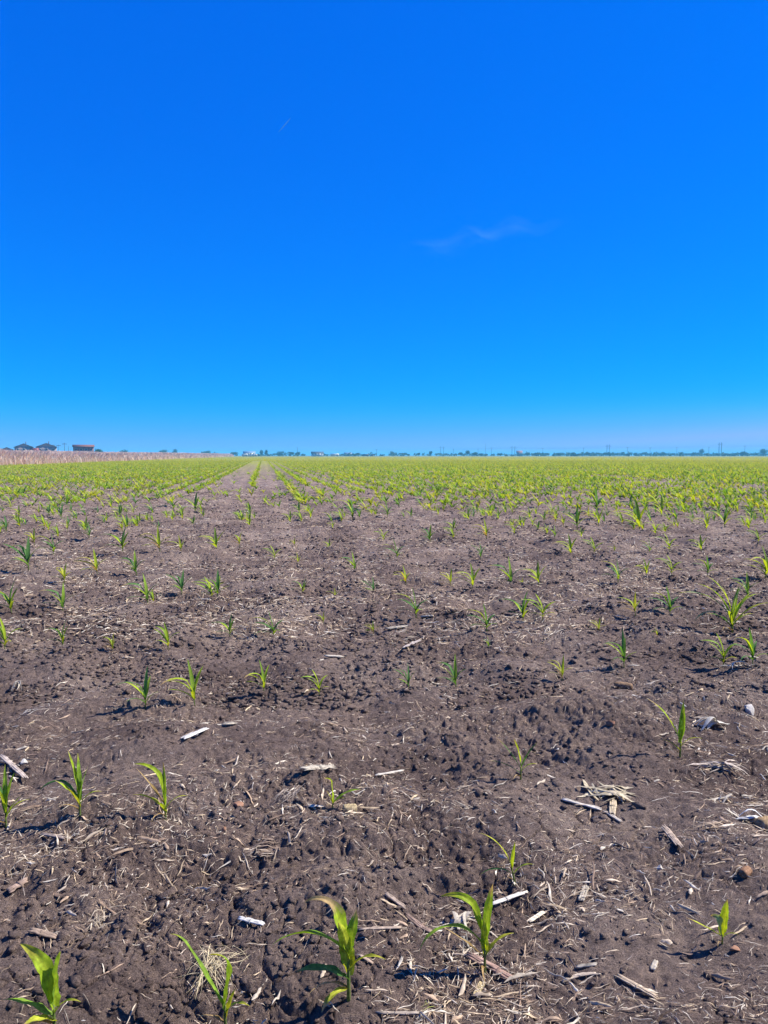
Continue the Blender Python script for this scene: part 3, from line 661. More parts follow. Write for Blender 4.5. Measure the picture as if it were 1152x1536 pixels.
def husk(px, py, rpx, label, n=5, col=(.68, .60, .47), ang=None, seed=0, name='corn_husk', cat='husk', wide=.3, hgt=.35, spread=.35):
    rs = np.random.default_rng(seed+900); c, t = gp3(px, py); r_ = rpx/F*t; mb = MB()
    for k in range(n):
        a = rs.uniform(0, 6.28) if ang is None else R(ang)+rs.normal(0, spread)+AZ0*math.pi/180
        m = 9; s = np.linspace(-1, 1, m); L = r_*rs.uniform(.55, 1.0); w_ = L*wide*rs.uniform(.5, 1.2)
        d = np.array([math.cos(a), math.sin(a), 0]); e = np.array([-d[1], d[0], 0]); o_ = c+np.array([*rs.normal(0, r_*.22, 2), 0])
        cv = rs.uniform(-.4, .4); V = []; lift = rs.uniform(0, hgt)*r_; cz = rs.uniform(.1, .6); roll = rs.uniform(-.9, .9)
        for i in range(m):
            ww = w_*max(.12, 1-abs(s[i])**2.2)*rs.uniform(.9, 1.1)
            cp = o_+d*L*s[i]+e*cv*L*s[i]**2+np.array([0, 0, lift*(1-s[i]**2)+.003+rs.normal(0, .02*r_)])
            for j in range(4):
                u = -1+2*j/3; vv = cp+(e*math.cos(roll)+np.array([0, 0, math.sin(roll)*.6]))*u*ww*.5+np.array([0, 0, 1])*(1-u*u)*ww*.3*cz
                V.append(vv)
        V = np.array(V); g = h_full(V[:, 0], V[:, 1]); V[:, 2] = np.maximum(V[:, 2], g+.0015)
        q = np.array([[i*4+j, i*4+j+1, (i+1)*4+j+1, (i+1)*4+j] for i in range(m-1) for j in range(3)])
        mb.add(V, q, np.array(col)*rs.uniform(.7, 1.15))
    return tag(mb.build(name, MAT['straw'], None, True), label, cat, 'old crop remains on the soil')
def stone(px, py, wpx, hpx, mat, label, name='stone', cat='stone', seed=0, ang=0):
    rs = np.random.default_rng(seed+300); V, Fc = I3; V = V.copy(); s = rs.uniform(0, 90)
    n = vn(V[:, 0]*1.6+s, V[:, 1]*1.6+V[:, 2]*2.1, 500+seed)+.4*vn(V[:, 0]*5+s, V[:, 1]*5+V[:, 2]*6, 600+seed)
    V *= (1+.3*n)[:, None]
    for k in range(12):                                   # flat broken facets
        d = rs.normal(0, 1, 3); d /= np.linalg.norm(d); q = V@d; lim = rs.uniform(.42, .68); V -= np.outer(np.clip(q-lim, 0, None), d)
    c, t = gp3(px, py); a = wpx/F*t/2; b_ = hpx/F*t/2
    V = V*np.array([a, (a+b_)/2, b_]); ca, sa = math.cos(R(ang)), math.sin(R(ang)); V = np.stack([V[:, 0]*ca-V[:, 2]*sa, V[:, 1], V[:, 0]*sa+V[:, 2]*ca], -1)
    V = V[:, :1]*np.array(RT)+V[:, 1:2]*np.array(FH)+V[:, 2:]*np.array((0, 0, 1)); V += c+np.array([0, 0, b_*.25])
    return tag(mesh_obj(name, V, Fc, MAT[mat], None, None, True), label, cat)
def cob(px, py, lpx, wpx, label, col, ang=0, seed=0):
    """piece of bare cob: a rough cylinder studded with rows of empty kernel sockets"""
    rs = np.random.default_rng(seed+70); c, t = gp3(px, py); L = lpx/F*t; r_ = wpx/F*t/2; mb = MB()
    d = np.array(RT)*math.cos(R(ang))+np.array(FH)*math.sin(R(ang)); n = max(8, int(L/(r_*.28))); m = 20; V = []; C = []
    e = np.cross(d, (0, 0, 1.)); up = np.array([0, 0, 1.])
    for i in range(n):
        s = i/(n-1)-.5
        for k in range(m):
            bump = 1+.16*(1 if (i+k//2) % 2 else -1)*(1 if k % 2 else .2)+rs.uniform(-.05, .05); th = 2*math.pi*k/m
            rr = r_*bump*(1-.25*abs(2*s)**4); V.append(c+d*s*L+e*math.cos(th)*rr+up*(math.sin(th)*rr+r_*.3)); C.append(np.array(col)*(.65+.5*(bump > 1.05)))
    q = np.array([[i*m+k, i*m+(k+1) % m, (i+1)*m+(k+1) % m, (i+1)*m+k] for i in range(n-1) for k in range(m)])
    caps = np.array([list(range(m))[::-1], list(range((n-1)*m, n*m))]); mb.add(V, [q, caps], np.array(C))
    return tag(mb.build('corn_cob', MAT['straw'], None, False), label, 'corn cob', 'old crop remains on the soil')
WH = (.52, .45, .34); DK = (.30, .22, .16)
stalk((449, 1176), (502, 1157), 17, 'shredded white stalk chunk behind the small seedling', WH, 7, seed=1)
stalk((272, 1116), (311, 1090), 11, 'flat pale grey stalk piece lying diagonally left of centre', (.68, .64, .58), 4, seed=2)
husk(338, 1088, 16, 'small curled cream husk right of the flat grey stalk', 2, WH, 12, 2, wide=.4)
cob(525, 1219, 21, 15, 'short beige cob piece below the small seedling', (.62, .48, .26), 5, 1)
cob(1148, 1243, 24, 26, 'orange tan cob piece cut off by the right edge', (.44, .30, .16), 30, 2)
stone(1123, 1072, 24, 24, 'pale_stone', 'angular white stone near the right edge', seed=1)
husk(1058, 1086, 25, 'folded white husk standing left of the white stone', 5, (.66, .60, .48), 8, 7, wide=.6, hgt=.8)
stalk((843, 1196), (905, 1217), 7, 'long thin pale stick pointing into the right husk pile', (.70, .62, .50), 2, seed=4)
stalk((905, 1217), (934, 1240), 6, 'short pale stick at the lower end of the long stick', (.70, .60, .46), 2, seed=5)
husk(912, 1190, 40, 'broad pile of yellow straw husks right of centre', 20, (.60, .50, .32), 5, 5, wide=.24, hgt=.25, spread=.8)
stalk((918, 1230), (920, 1198), 11, 'short ribbed stalk standing out of the yellow husk pile', (.60, .48, .30), 4, seed=6)
husk(1080, 1200, 26, 'small heap of white husk strips near the right edge', 7, WH, 25, 8, wide=.16)
husk(1085, 1153, 36, 'frayed tan husk beyond the heap of white strips', 16, (.55, .45, .34), -18, 9, wide=.14)
husk(1125, 1228, 24, 'rolled grey white husk beside the orange cob piece', 4, (.70, .67, .60), 12, 10, wide=.5, hgt=.6)
husk(1062, 1245, 30, 'ring shaped nest of dry roots and husk at right', 12, (.48, .36, .24), None, 11, wide=.10, hgt=.5)
stalk((995, 1248), (1022, 1280), 12, 'ribbed tan stalk sliver left of the root nest', (.55, .42, .30), 5, seed=7)
stone(918, 1099, 18, 12, 'brown_stone', 'reddish brown lump left of the upright right seedling', 'clay_lump', 'clay lump', 3)
cob(935, 1028, 26, 12, 'half buried brown cob above the reddish lump', (.33, .21, .12), -25, 3)
stalk((735, 1364), (791, 1338), 8, 'straight pale stalk lying diagonally below the wilting seedling', (.74, .68, .56), 3, seed=8)
stalk((790, 1390), (819, 1363), 8, 'pale forked stick right of the straight diagonal stalk', (.70, .60, .44), 3, seed=9)
stalk((871, 1354), (880, 1322), 10, 'short cream stalk standing upright in the photo centre right', WH, 3, seed=10)
stalk((978, 1458), (985, 1437), 8, 'short clean white stub at lower right', WH, 2, seed=11)
stalk((355, 1386), (399, 1393), 10, 'short white split stalk above the dead grass tuft', (.74, .70, .60), 3, seed=12)
husk(1098, 1205, 10, 'lone white flake right of the husk strips', 1, WH, 0, 13, wide=.5)
stalk((42, 1400), (88, 1408), 13, 'dark weathered stalk with shadow at lower left', DK, 3, seed=13)
stalk((10, 1344), (42, 1318), 15, 'flat brown stalk slab at the left edge', (.40, .28, .20), 4, seed=14)
husk(694, 1392, 34, 'pale crumpled husk pile behind the second near seedling', 12, WH, 60, 14, wide=.3, hgt=.5)
stalk((700, 1437), (775, 1478), 15, 'brown striped stalk lying under the second near seedling', (.42, .27, .20), 4, seed=15)
stalk((712, 1500), (724, 1474), 11, 'yellow stub leaning on the brown striped stalk', (.58, .46, .24), 3, seed=16)
stalk((608, 1370), (655, 1405), 10, 'bent brown root running into the husk pile', (.36, .25, .18), 3, seed=17, bend=.06)
stalk((575, 1343), (610, 1368), 9, 'brown curled leaf strip above the bent root', (.42, .32, .24), 2, seed=18)
husk(395, 1275, 30, 'dark rotting husk heap below the short beige cob', 7, DK, 10, 15, wide=.25, hgt=.6)
husk(392, 1292, 22, 'thin straw bundle in front of the dark husk heap', 6, (.52, .42, .30), 10, 16, wide=.12)
stone(336, 1245, 12, 11, 'orange_stone', 'small orange pebble left of the dark husk heap', 'pebble', 'pebble', 4)
stone(357, 1208, 24, 9, 'orange_stone', 'flat reddish chip above the small orange pebble', 'pebble', 'pebble', 5)
stone(1103, 1424, 22, 11, 'orange_stone', 'orange pebble at the foot of the stubby seedling', 'pebble', 'pebble', 6)
cob(1118, 1314, 20, 14, 'small orange cob crumb above the stubby seedling', (.36, .20, .11), 40, 4)
stone(934, 1347, 8, 8, 'tan_stone', 'tiny tan pebble on dark soil right of the upright cream stalk', 'pebble', 'pebble', 7)
stone(990, 1304, 12, 10, 'pale_stone', 'round white pebble between cob crumb and tan pebble', 'pebble', 'pebble', 8)
stone(837, 1122, 8, 7, 'pale_stone', 'tiny white pebble right of the dark thin seedling', 'pebble', 'pebble', 9)
stone(36, 1145, 13, 13, 'pale_stone', 'white pebble beside the left edge stick', 'pebble', 'pebble', 10)
stalk((0, 1143), (42, 1160), 9, 'brown grey stick entering from the left edge', (.55, .45, .36), 3, seed=19)
husk(26, 1032, 15, 'upright white frayed husk near the left edge', 6, WH, 100, 17, wide=.2, hgt=.9)
husk(42, 1070, 16, 'pale husk fan below the upright white one', 5, (.68, .62, .52), 60, 18, wide=.14)
stalk((842, 1474), (900, 1462), 7, 'wavy pale twig at lower right of centre', (.62, .50, .36), 2, seed=20, bend=-.08)
stalk((924, 1462), (988, 1500), 11, 'frayed tan husk leaf running down to the right', (.60, .46, .30), 4, seed=21)
husk(974, 1490, 18, 'splayed cream husk end of the frayed tan leaf', 6, (.72, .62, .44), -30, 19, wide=.16)
stalk((862, 1452), (896, 1450), 7, 'small cream stick above the wavy twig', WH, 2, seed=22)
husk(945, 1500, 14, 'curled tan flake beside the frayed husk leaf', 2, (.58, .46, .30), -30, 20, wide=.3)
stalk((536, 1398), (604, 1396), 6, 'thin tan twig right of the tall near seedling', (.55, .42, .30), 2, seed=23)
stalk((537, 1436), (560, 1447), 6, 'short brown twig at right of the tall near seedling', (.48, .35, .25), 2, seed=24)
stalk((563, 1520), (632, 1521), 6, 'long straight straw near the bottom centre', (.62, .50, .36), 2, seed=25)
stalk((578, 947), (612, 938), 8, 'pale stalk left of the fourth line seedlings in the centre', WH, 3, seed=26)
stalk((604, 980), (630, 962), 7, 'greyish stalk just nearer than the central pale stalk', (.50, .42, .36), 3, seed=27)
stalk((485, 988), (517, 985), 6, 'small white stalk left of the greyish one', WH, 2, seed=28)
stalk((632, 927), (648, 926), 7, 'small white chip at the foot of a central seedling', WH, 2, seed=29)
husk(655, 1012, 13, 'white husk behind the dark bushy seedling', 2, WH, 0, 30, wide=.4)
stalk((560, 1168), (606, 1158), 5, 'thin bleached stick in the centre of the bare soil', (.58, .52, .42), 2, seed=30)
husk(1102, 935, 12, 'white flake under the large bushy plant', 1, WH, 60, 31, wide=.5)
husk(1100, 1001, 24, 'pale husk strips under the two bright seedlings at right', 4, (.66, .58, .46), 5, 32, wide=.2)
husk(130, 1190, 12, 'small white chip beside the bushy left seedling', 3, WH, 40, 33, wide=.2)
stalk((60, 1252), (98, 1263), 7, 'grey brown stick below the bushy left seedling', (.42, .33, .26), 2, seed=31)
husk(320, 1452, 52, 'tuft of dead straw coloured grass beside the leaning seedling', 46, (.56, .46, .27), None, 34, 'dead_grass_tuft', 'dead grass', .035, .5)
husk(440, 1195, 30, 'tangle of dry curled roots left of the small seedling', 18, (.50, .40, .30), 70, 35, 'root_tangle', 'roots', .05, .5)
husk(640, 1512, 12, 'small green and tan grass wisp near the bottom centre', 4, (.40, .42, .10), 60, 36, 'grass_wisp', 'grass wisp', .08, .7)
husk(145, 1375, 30, 'scattered straw heap above the lower left seedling', 16, (.55, .45, .32), None, 37, 'straw_heap', 'straw', .06, .4)
husk(700, 1420, 26, 'grey dead leaves hanging at the left foot of second seedling', 6, (.42, .38, .28), 80, 38, wide=.14, hgt=.8)

# ------------------------------------------------------------------ distant buildings
def gable_house(px, depth, wid, wall_h, roof_h, dep, wallm, roofm, label, name='house', gable_front=True, win=3, chimney=True):
    p = at(px, depth); o = empty(name, p, -math.atan2(p.x, p.y)); tag(o, label, 'house')
    b = MB(); b.box((0, dep/2, wall_h/2), (wid, dep, wall_h), None)
    if gable_front:
        b.add([[-wid/2, 0, wall_h], [wid/2, 0, wall_h], [0, 0, wall_h+roof_h*.93], [-wid/2, dep, wall_h], [wid/2, dep, wall_h], [0, dep, wall_h+roof_h*.93]], [np.array([[0, 1, 2], [3, 5, 4]])])
    b.build('wall', MAT[wallm], o)
    r = MB(); e = .5
    if gable_front: pr = [(-wid/2-e, wall_h-.3), (0, wall_h+roof_h), (wid/2+e, wall_h-.3)]
    else: pr = None
    if gable_front:
        V = []
        for yy in (-e, dep+e):
            for (x_, z_) in pr: V.append([x_, yy, z_]); 
            for (x_, z_) in pr: V.append([x_, yy, z_-.28])
        q = [[0, 1, 7, 6], [1, 2, 8, 7], [3, 9, 10, 4], [4, 10, 11, 5], [0, 3, 4, 1], [1, 4, 5, 2], [6, 7, 10, 9], [7, 8, 11, 10], [0, 6, 9, 3], [2, 5, 11, 8]]
        r.add(V, np.array(q))
    else:
        ew = -.45
        V = [[-wid/2-e, -e, wall_h], [wid/2+e, -e, wall_h], [wid/2+e, dep+e, wall_h], [-wid/2-e, dep+e, wall_h], [-wid/2+ew, dep*.5, wall_h+roof_h], [wid/2-ew, dep*.5, wall_h+roof_h],
             [-wid/2-e, -e, wall_h-.3], [wid/2+e, -e, wall_h-.3], [wid/2+e, dep+e, wall_h-.3], [-wid/2-e, dep+e, wall_h-.3]]
        r.add(V, [np.array([[0, 1, 5, 4], [2, 3, 4, 5], [0, 6, 7, 1], [1, 7, 8, 2], [2, 8, 9, 3], [3, 9, 6, 0]]), np.array([[1, 2, 5], [3, 0, 4]])])
    ro = r.build('roof', MAT[roofm], o)
    if chimney:
        c = MB(); c.box((wid*.12, dep*.4, wall_h+roof_h+.3), (.45, .45, 1.5)); c.box((wid*.12, dep*.4, wall_h+roof_h+1.1), (.6, .6, .12)); c.build('chimney', MAT['brick_wall'], ro)
    for k in range(win):
        x_ = -wid/2+wid*(k+.5)/win; zz = wall_h*.72
        f = MB(); 
        for dx in (-.8, .8): f.box((x_+dx, -.06, zz), (.12, .12, 1.6))
        for dz in (-.8, .8): f.box((x_, -.065, zz+dz), (1.72, .13, .12))
        wo = f.build('window', MAT['white_paint'], o); g = MB(); g.box((x_, -.03, zz), (1.48, .06, 1.48)); g.build('pane', MAT['window_glass'], wo)
    return o
gable_house(36, 520, 11.4, 7.3, 2.2, 12, 'house_wall', 'grey_roof', 'grey gabled house left of the other gabled house, behind dry grass', win=3, chimney=True)
gable_house(70, 520, 12.6, 7.4, 2.4, 12, 'house_wall', 'grey_roof', 'tan gabled house nearest to the tall pole, behind dry grass', win=3)
gable_house(10.5, 540, 8.2, 5.6, 1.6, 10, 'house_wall', 'grey_roof', 'small low house at the left edge behind the dry grass', win=2, chimney=False)
gable_house(125.5, 480, 12.0, 7.0, 1.1, 9, 'brick_wall', 'brown_roof', 'red brown flat topped barn standing alone right of the houses', 'barn', False, 4, False)
def vehicle(px, depth, L, H, matn, label, name, cat, long=False):
    p = at(px, depth); o = empty(name, p, -PSI); tag(o, label, cat); b = MB()
    if long:
        b.box((0, 0, .9+(H-.9)/2), (L, 2.5, H-.9)); b.box((0, 0, .75), (L*.98, 1.0, .28))
        g = MB(); g.box((L*.3, -1.27, 2.0), (1.2, .05, 1.8)); g.build('door', MAT['dark_paint'], o)
    else:
        Vp = [(-L/2, .45), (L/2, .45), (L/2, H*.55), (L*.30, H*.60), (L*.16, H), (-L*.12, H), (-L*.22, H*.6), (-L/2, H*.58)]
        V = [[x_, y_, z_] for y_ in (-.95, .95) for x_, z_ in Vp]; n = len(Vp)
        b.add(V, [np.array([[i, (i+1) % n, n+(i+1) % n, n+i] for i in range(n)]), np.array([list(range(n))[::-1], list(range(n, 2*n))])])
        g = MB(); g.box((L*.02, -.965, H*.78), (L*.22, .04, H*.24)); g.build('window', MAT['window_glass'], o)
    b.build('body', MAT[matn], o)
    for sx in (-1, 1):
        for sy in (-1, 1):
            w_ = MB(); w_.tube([[sx*L*.32, sy*.95-.12, .42], [sx*L*.32, sy*.95+.12, .42]], .42, 14); w_.build('wheel', MAT['rubber'], o)
    return o
def cat_only(o, c): o['category'] = c
cat_only(vehicle(52.5, 500, 4.6, 6.2, 'red_paint', 'dark red farm machine between the two gabled houses', 'farm_machine', 'machine', True), 'farm machine')
o = gable_house(374, 985, 15, 4.6, 2.2, 14, 'white_paint', 'blue_roof', 'white building with blue grey roof where the rows meet', 'farm_building', False, 4, False); o['category'] = 'building'
vehicle(367, 960, 7, 3.4, 'white_paint', 'white van left in front of the blue roofed building', 'parked_van', 'van', True)
vehicle(382, 960, 6, 3.0, 'white_paint', 'smaller white van right of the blue roofed building', 'parked_van', 'van', True)
vehicle(502, 985, 11, 3.6, 'white_paint', 'long white trailer parked at the far edge of the field', 'trailer', 'trailer', True)
vehicle(548, 985, 8, 3.0, 'dark_paint', 'dark box truck right of the long white trailer', 'parked_truck', 'truck', True)
vehicle(558, 985, 6, 2.6, 'dark_paint', 'dark pickup right beside the dark box truck', 'parked_truck', 'pickup')
o = gable_house(476, 1090, 17, 4.2, 2.6, 12, 'white_paint', 'grey_roof', 'long grey roofed shed between the vans and the trailer', 'shed', False, 4, False); o['category'] = 'shed'
o = gable_house(779, 1300, 9.5, 6.0, 3.4, 10, 'red_roof', 'red_roof', 'small pinkish red building beside a tall power pole', 'red_building', False, 2, False); o['category'] = 'building'
o = gable_house(522, 1250, 12, 4.0, 2.2, 10, 'house_wall', 'blue_roof', 'low pale house behind the right part of the white trailer', 'house', False, 3, False)

# ------------------------------------------------------------------ distant trees
def tree_geo(rs, H_, W_, nl, lf, cols, trunkless=.25):
    m = MB(); n = nl; blobs = rs.normal(0, 1, (9, 3)); blobs /= np.linalg.norm(blobs, axis=1)[:, None]; blobs *= rs.uniform(.2, .75, (9, 1))
    bl = blobs[rs.integers(0, 9, n)]; v = rs.normal(0, .24, (n, 3)); P = (bl+v)
    P = P*np.array([W_/2, W_/2, H_*(1-trunkless)/2])+np.array([0, 0, H_*(.5+trunkless/2)]); P[:, 2] = np.clip(P[:, 2], .2, None)
    A_ = rs.normal(0, 1, (n, 3)); A_ /= np.linalg.norm(A_, axis=1)[:, None]; B_ = np.cross(A_, rs.normal(0, 1, (n, 3))); B_ /= np.linalg.norm(B_, axis=1)[:, None]
    s = lf*rs.uniform(.6, 1.4, (n, 1)); V = np.stack([P-A_*s, P+B_*s*.6, P+A_*s, P-B_*s*.6], 1).reshape(-1, 3)
    c = np.array(cols)[rs.integers(0, len(cols), 9)][np.arange(n) % 9]*rs.uniform(.8, 1.2, (n, 1))
    return V, np.arange(4*n).reshape(-1, 4), np.repeat(c, 4, 0)
GD = [(.035, .085, .03), (.055, .12, .03), (.03, .07, .028), (.08, .15, .04)]; GL = [(.09, .14, .06), (.12, .16, .07), (.07, .11, .05)]
def tree(px, depth, H_, W_, label, cols=GD, seed=0, tl=.2, name='tree', cat='tree'):
    rs = np.random.default_rng(seed+4000); o = empty(name, at(px, depth), 0); tag(o, label, cat, 'trees along the horizon')
    V, q, c = tree_geo(rs, H_, W_, 900, .32+.02*H_, cols, tl); mesh_obj('crown', V, q, MAT['foliage'], o, c)
    t = MB(); t.tube([[0, 0, -.2], [.1, 0, H_*.3], [0, .1, H_*.62]], [.03*H_, .02*H_, .01*H_], 8)
    for k in range(4):
        a = rs.uniform(0, 6.28); t.tube([[.05, 0, H_*.28], [math.cos(a)*W_*.15, math.sin(a)*W_*.15, H_*.45], [math.cos(a)*W_*.3, math.sin(a)*W_*.3, H_*.62]], [.014*H_, .01*H_, .004*H_], 6)
    t.build('trunk', MAT['bark'], o)
TR = [(1114, 1060, 7.2, 8.0, 'round dark bush right of the tallest twin pole', GD), (1145, 1150, 12, 14, 'broad dark tree at the right edge of the horizon', GD), (1052, 1250, 12.0, 10, 'pale tall tree left of the tallest twin pole', GL),
 (995, 1100, 6, 8, 'low dark bush below the wires at right', GD), (913, 1090, 5.8, 9, 'dark bush at the foot of the right hand twin pole', GD), (702, 1060, 9, 7.5, 'tallest dark green tree in the clump right of centre', GD),
 (691, 1050, 5.6, 9, 'low spreading tree on the left of the central clump', GD), (712, 1050, 6.2, 9, 'rounded tree on the right of the central clump', GD), (722, 1045, 4.6, 9, 'low dark bush ending the central clump', GD),
 (646, 1060, 7.2, 5, 'small upright dark tree left of the twin pole at centre', GD), (628, 1050, 4.8, 6, 'dark bush beside the small upright tree', GD), (589, 1250, 8.4, 15, 'wide blue green tree standing alone left of centre', GL),
 (392, 1150, 9.5, 7, 'round tree just right of the blue roofed building', GD), (399, 1160, 9.5, 6, 'narrow tree beside the round one right of the building', GD), (420, 1100, 7.5, 16, 'wide green tree beyond the row of plants', GD),
 (436, 1110, 6.8, 14, 'dark spreading tree left of the grey roofed shed', GD), (446, 1110, 7.4, 9, 'rounded tree close to the grey roofed shed', GD), (349, 1100, 6.6, 16, 'green hedge like tree left of the blue roofed building', GD),
 (312, 1150, 9, 12, 'dark tree beyond the end of the dry grass', GD), (148, 620, 6.8, 8, 'small tree directly right of the barn', GD), (185, 1000, 9.2, 12, 'dark low tree at mid left above the grass', GD),
 (245, 1250, 12, 14, 'far rounded tree above the dry grass', GD), (262, 1300, 12, 11, 'second rounded tree right above the dry grass', GD), (805, 1080, 5.2, 8, 'dark bush right of the small red building', GD),
 (838, 1070, 5, 8, 'dark bush further right of the red building', GD), (750, 1100, 4.6, 9, 'low dark bush between clump and red building', GD), (860, 1100, 5.6, 8, 'rounded bush at the start of the right tree line', GD)]
for i, (px_, dp, h_, w_, lab, cc) in enumerate(TR): tree(px_, dp, h_, w_, lab, cc, i)
def treeline():
    rs = np.random.default_rng(5); m = MB()
    for px_ in np.arange(140, 1180, 3.2):
        if rs.random() < (.12 if px_ > 820 else .38): continue
        right = px_ > 780; n = 70 if right else 40
        H_ = (rs.uniform(4.6, 7.0) if right else rs.uniform(2.8, 6.2))*(1.25 if px_ < 330 else 1); dp = rs.uniform(1080, 1330); p = np.array(at(px_, dp))
        V, q, c = tree_geo(rs, H_, rs.uniform(6, 12), n, rs.uniform(.9, 1.3), GD+GL, 0); m.add(V+p, q, c)
    tag(m.build('tree_line', MAT['foliage']), 'thin hazy line of distant trees and scrub along the horizon', 'tree line', kind='stuff')
treeline()

# ------------------------------------------------------------------ power lines
def twin_pole(px, depth, H_, gap, label):
    o = empty('twin_power_pole', at(px, depth), -PSI); tag(o, label, 'power pole', 'twin wooden power poles')
    for s in (-1, 1):
        m = MB(); m.tube([[s*gap/2, 0, -.5], [s*gap/2, 0, H_]], [.62, .5], 8); m.build('pole', MAT['pole_wood'], o)
    m = MB(); m.box((0, .5, H_-3.2), (gap*2.1, .4, .45)); m.build('crossarm', MAT['pole_wood'], o)
    for s in (-1, 0, 1):
        m = MB(); m.tube([[s*gap, .5, H_-3.45], [s*gap, .5, H_-4.9]], [.16, .22], 8); m.build('insulator', MAT['wire_metal'], o)
    return o
TP = [(1080, 1366, 24.5, 4.2, 'tallest twin wooden power pole at the right of the horizon'), (912, 1560, 23.5, 4.6, 'second twin power pole, above a dark bush at right'), (770, 1850, 24, 6.8, 'twin power pole beside the small red building'), (663, 2000, 25, 7.4, 'leftmost twin power pole, just right of centre')]
for a_ in TP: twin_pole(*a_)
def single_pole(px, depth, H_, label, arms=True, name='power_pole', r_=.25):
    o = empty(name, at(px, depth), -PSI); tag(o, label, 'power pole' if arms else 'mast', 'single power poles' if arms else None)
    m = MB(); m.tube([[0, 0, -.5], [0, 0, H_]], [r_*1.2, r_*.8], 8); m.build('pole', MAT['pole_wood'], o)
    if arms: m = MB(); m.box((0, .3, H_-.8), (3.0, .25, .28)); m.build('crossarm', MAT['pole_wood'], o)
    return o
SP = [(1117, 1200, 16.5, 'single power pole right of the tallest twin pole'), (1063, 1200, 14.8, 'single power pole just left of the tallest twin pole'), (1015, 1200, 14.0, 'single power pole midway between two twin poles'),
      (975, 1200, 13.6, 'single power pole, first to the left of the midway one'), (941, 1200, 14.2, 'single power pole just right of the second twin pole'), (875, 1200, 13.4, 'single power pole left of the second twin pole'),
      (814, 1300, 13.6, 'single power pole right of the small red building'), (737, 1300, 14.5, 'single power pole right of the thin tall mast'), (717, 1300, 12.6, 'short single pole left of the thin tall mast'), (680, 1300, 12.2, 'short single pole left of the tallest central tree')]
for a_ in SP: single_pole(*a_)
single_pole(728, 1500, 24.5, 'thin tall mast rising over the central tree clump', False, 'mast', .28)
single_pole(97, 500, 9.6, 'nearest looking pole with crossarm between house and barn', True, r_=.14)
single_pole(88, 520, 8.8, 'thin pole just left of the crossarm pole by the houses', True, r_=.09)
single_pole(80, 530, 9.2, 'thin pole rising behind the tan gabled house', True, r_=.09)
single_pole(446, 1200, 14.5, 'thin mast left of the grey roofed shed', False, 'mast', .3)
single_pole(565, 1200, 11.0, 'single power pole right of the dark pickup', True)
single_pole(103, 520, 7.8, 'short post just right of the crossarm pole', False, 'mast', .12)
def wires(pts, r_, sag, label):
    m = MB()
    for a_, b_ in zip(pts[:-1], pts[1:]):
        a_ = np.array(a_); b_ = np.array(b_); t = np.linspace(0, 1, 14)[:, None]; P = a_+(b_-a_)*t; P[:, 2] -= sag*4*(t*(1-t))[:, 0]; m.tube(P, r_, 5)
    tag(m.build('power_line', MAT['wire_metal']), label, 'power line', 'overhead power lines')
def tips(L, dz): return [tuple(at(p[0], p[1], p[2]-dz)) for p in L]
tw = [(1300, 1180, 24.5)]+TP
wires(tips(tw, 4.9), .085, 2.2, 'highest wire strung between the twin poles')
wires(tips([(1240, 1200, 15)]+SP[:7], .4), .07, 1.0, 'lower wire strung along the single poles at right')
wires(tips(TP[1:]+[(560, 2300, 22)], 3.0), .09, 2.0, 'long wire running left from the second twin pole')
wires(tips(SP[6:], .3), .07, .8, 'low wire above the central tree clump')

# ------------------------------------------------------------------ contrail and faint cirrus, high above the haze
def cloudmat(name, dens, sc):
    m, nt, b = newmat(name); nt.nodes.remove(b); uv = nt.nodes.new('ShaderNodeTexCoord').outputs['Object']
    at_ = nt.nodes.new('ShaderNodeAttribute'); at_.attribute_name = 'tint'
    mp = nt.nodes.new('ShaderNodeMapping'); mp.inputs['Scale'].default_value = sc; nt.links.new(uv, mp.inputs[0])
    n = noise(nt, mp.outputs[0], 1.0, 8, .62); r = ramp(nt, n.outputs[0], [(.40, (0, 0, 0)), (.75, (1, 1, 1))])
    mm = nt.nodes.new('ShaderNodeMath'); mm.operation = 'MULTIPLY'; nt.links.new(r.outputs[0], mm.inputs[0])
    sp = nt.nodes.new('ShaderNodeSeparateColor'); nt.links.new(at_.outputs['Color'], sp.inputs[0]); nt.links.new(sp.outputs[0], mm.inputs[1])
    m2 = nt.nodes.new('ShaderNodeMath'); m2.operation = 'MULTIPLY'; nt.links.new(mm.outputs[0], m2.inputs[0]); m2.inputs[1].default_value = dens
    tr = nt.nodes.new('ShaderNodeBsdfTransparent'); df = nt.nodes.new('ShaderNodeBsdfTranslucent'); df.inputs[0].default_value = (.55, .95, 1, 1)
    d2 = nt.nodes.new('ShaderNodeBsdfDiffuse'); d2.inputs[0].default_value = (.55, .95, 1, 1); ad = nt.nodes.new('ShaderNodeMixShader'); nt.links.new(df.outputs[0], ad.inputs[1]); nt.links.new(d2.outputs[0], ad.inputs[2])
    mx = nt.nodes.new('ShaderNodeMixShader'); nt.links.new(m2.outputs[0], mx.inputs[0]); nt.links.new(tr.outputs[0], mx.inputs[1]); nt.links.new(ad.outputs[0], mx.inputs[2])
    nt.links.new(mx.outputs[0], nt.nodes['Material Output'].inputs[0]); return m
def skypt(px, py, z): r = ray(px, py); t = (z-HC)/r.z; return np.array([r.x*t, r.y*t, z])
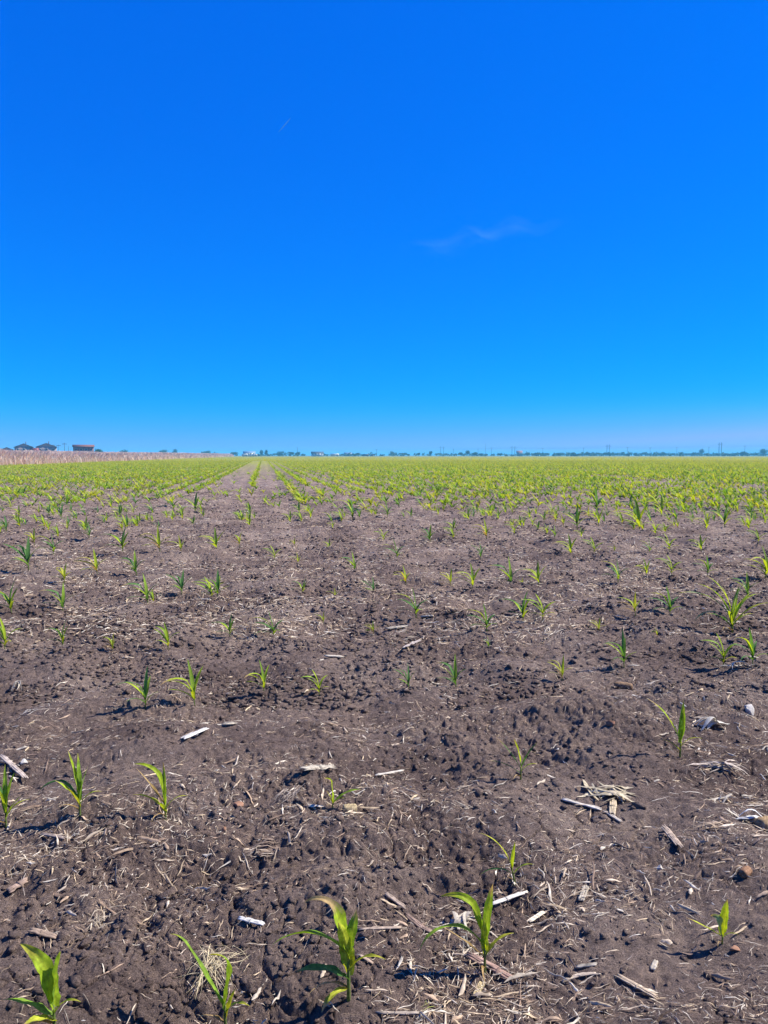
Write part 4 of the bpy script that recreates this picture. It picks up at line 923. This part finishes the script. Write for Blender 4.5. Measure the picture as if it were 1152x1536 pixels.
def sky_sheet(name, pts, half, z, mat, label, cat):
    """a thin layer of ice cloud along a path, tapering in density to all its edges"""
    P = np.array([skypt(*p, z) for p in pts]); n = 40; t = np.linspace(0, len(P)-1, n); i = np.clip(t.astype(int), 0, len(P)-2); f = (t-i)[:, None]; Q = P[i]*(1-f)+P[i+1]*f
    T = np.gradient(Q, axis=0); sd_ = np.stack([-T[:, 1], T[:, 0], 0*T[:, 0]], -1); sd_ /= np.linalg.norm(sd_, axis=1)[:, None]; m = 15; V = []; C = []
    for a_ in range(n):
        for b_ in range(m):
            u = -1+2*b_/(m-1); e = math.sin(math.pi*a_/(n-1))**.7; V.append(Q[a_]+sd_[a_]*u*half+np.array([0, 0, 120*math.sin(a_*.5+u*2)])); C.append([(1-u*u)**1.5*e]*3)
    V = np.array(V); c0 = V.mean(0); q = np.array([[a_*m+b_, a_*m+b_+1, (a_+1)*m+b_+1, (a_+1)*m+b_] for a_ in range(n-1) for b_ in range(m-1)])
    o = mesh_obj(name, V-c0, q, mat, None, np.array(C), True); o.location = c0; tag(o, label, cat); return o
sky_sheet('cirrus_cloud', [(615, 385), (690, 360), (760, 345), (835, 328)], 1300, 8000, cloudmat('cirrus', .07, (.0006, .0006, .0006)), 'faint wisp of thin white cirrus high right of centre', 'cloud')
def contrail():
    a_ = skypt(418, 198, 10000); b_ = skypt(436, 177, 10000); m = MB(); t = np.linspace(0, 1, 20)[:, None]
    mm, nt, b = newmat('contrail_vapour'); b.inputs['Base Color'].default_value = (.85, .92, 1, 1); b.inputs['Alpha'].default_value = .34; b.inputs['Roughness'].default_value = 1
    m.tube(a_+(b_-a_)*t, 10*np.clip(np.sin(np.linspace(.15, 2.9, 20)), .2, 1), 10); o = m.build('contrail', mm, None, True); tag(o, 'short thin white contrail high at upper left of centre', 'contrail')
contrail()

# ------------------------------------------------------------------ haze: even air round the whole scene
def haze():
    m = bpy.data.materials.new('haze_air'); m.use_nodes = True; nt = m.node_tree; nt.nodes.remove(nt.nodes['Principled BSDF'])
    v = nt.nodes.new('ShaderNodeVolumePrincipled'); v.inputs['Color'].default_value = (.18, .72, 1, 1); v.inputs['Density'].default_value = .00031; v.inputs['Anisotropy'].default_value = .0
    nt.links.new(v.outputs[0], nt.nodes['Material Output'].inputs['Volume'])
    b = MB(); b.box((0, 0, 14), (24000, 24000, 32)); o = b.build('haze', m); o['kind'] = 'stuff'; o['label'] = 'thin blue air haze over the far field'
haze()
for p in PRO:
    if 'used' in p: 
        if not p['used']: 
            for ch in list(p.children): bpy.data.objects.remove(ch)
            bpy.data.objects.remove(p)
for o in COL.objects:
    if 'used' in o: del o['used']
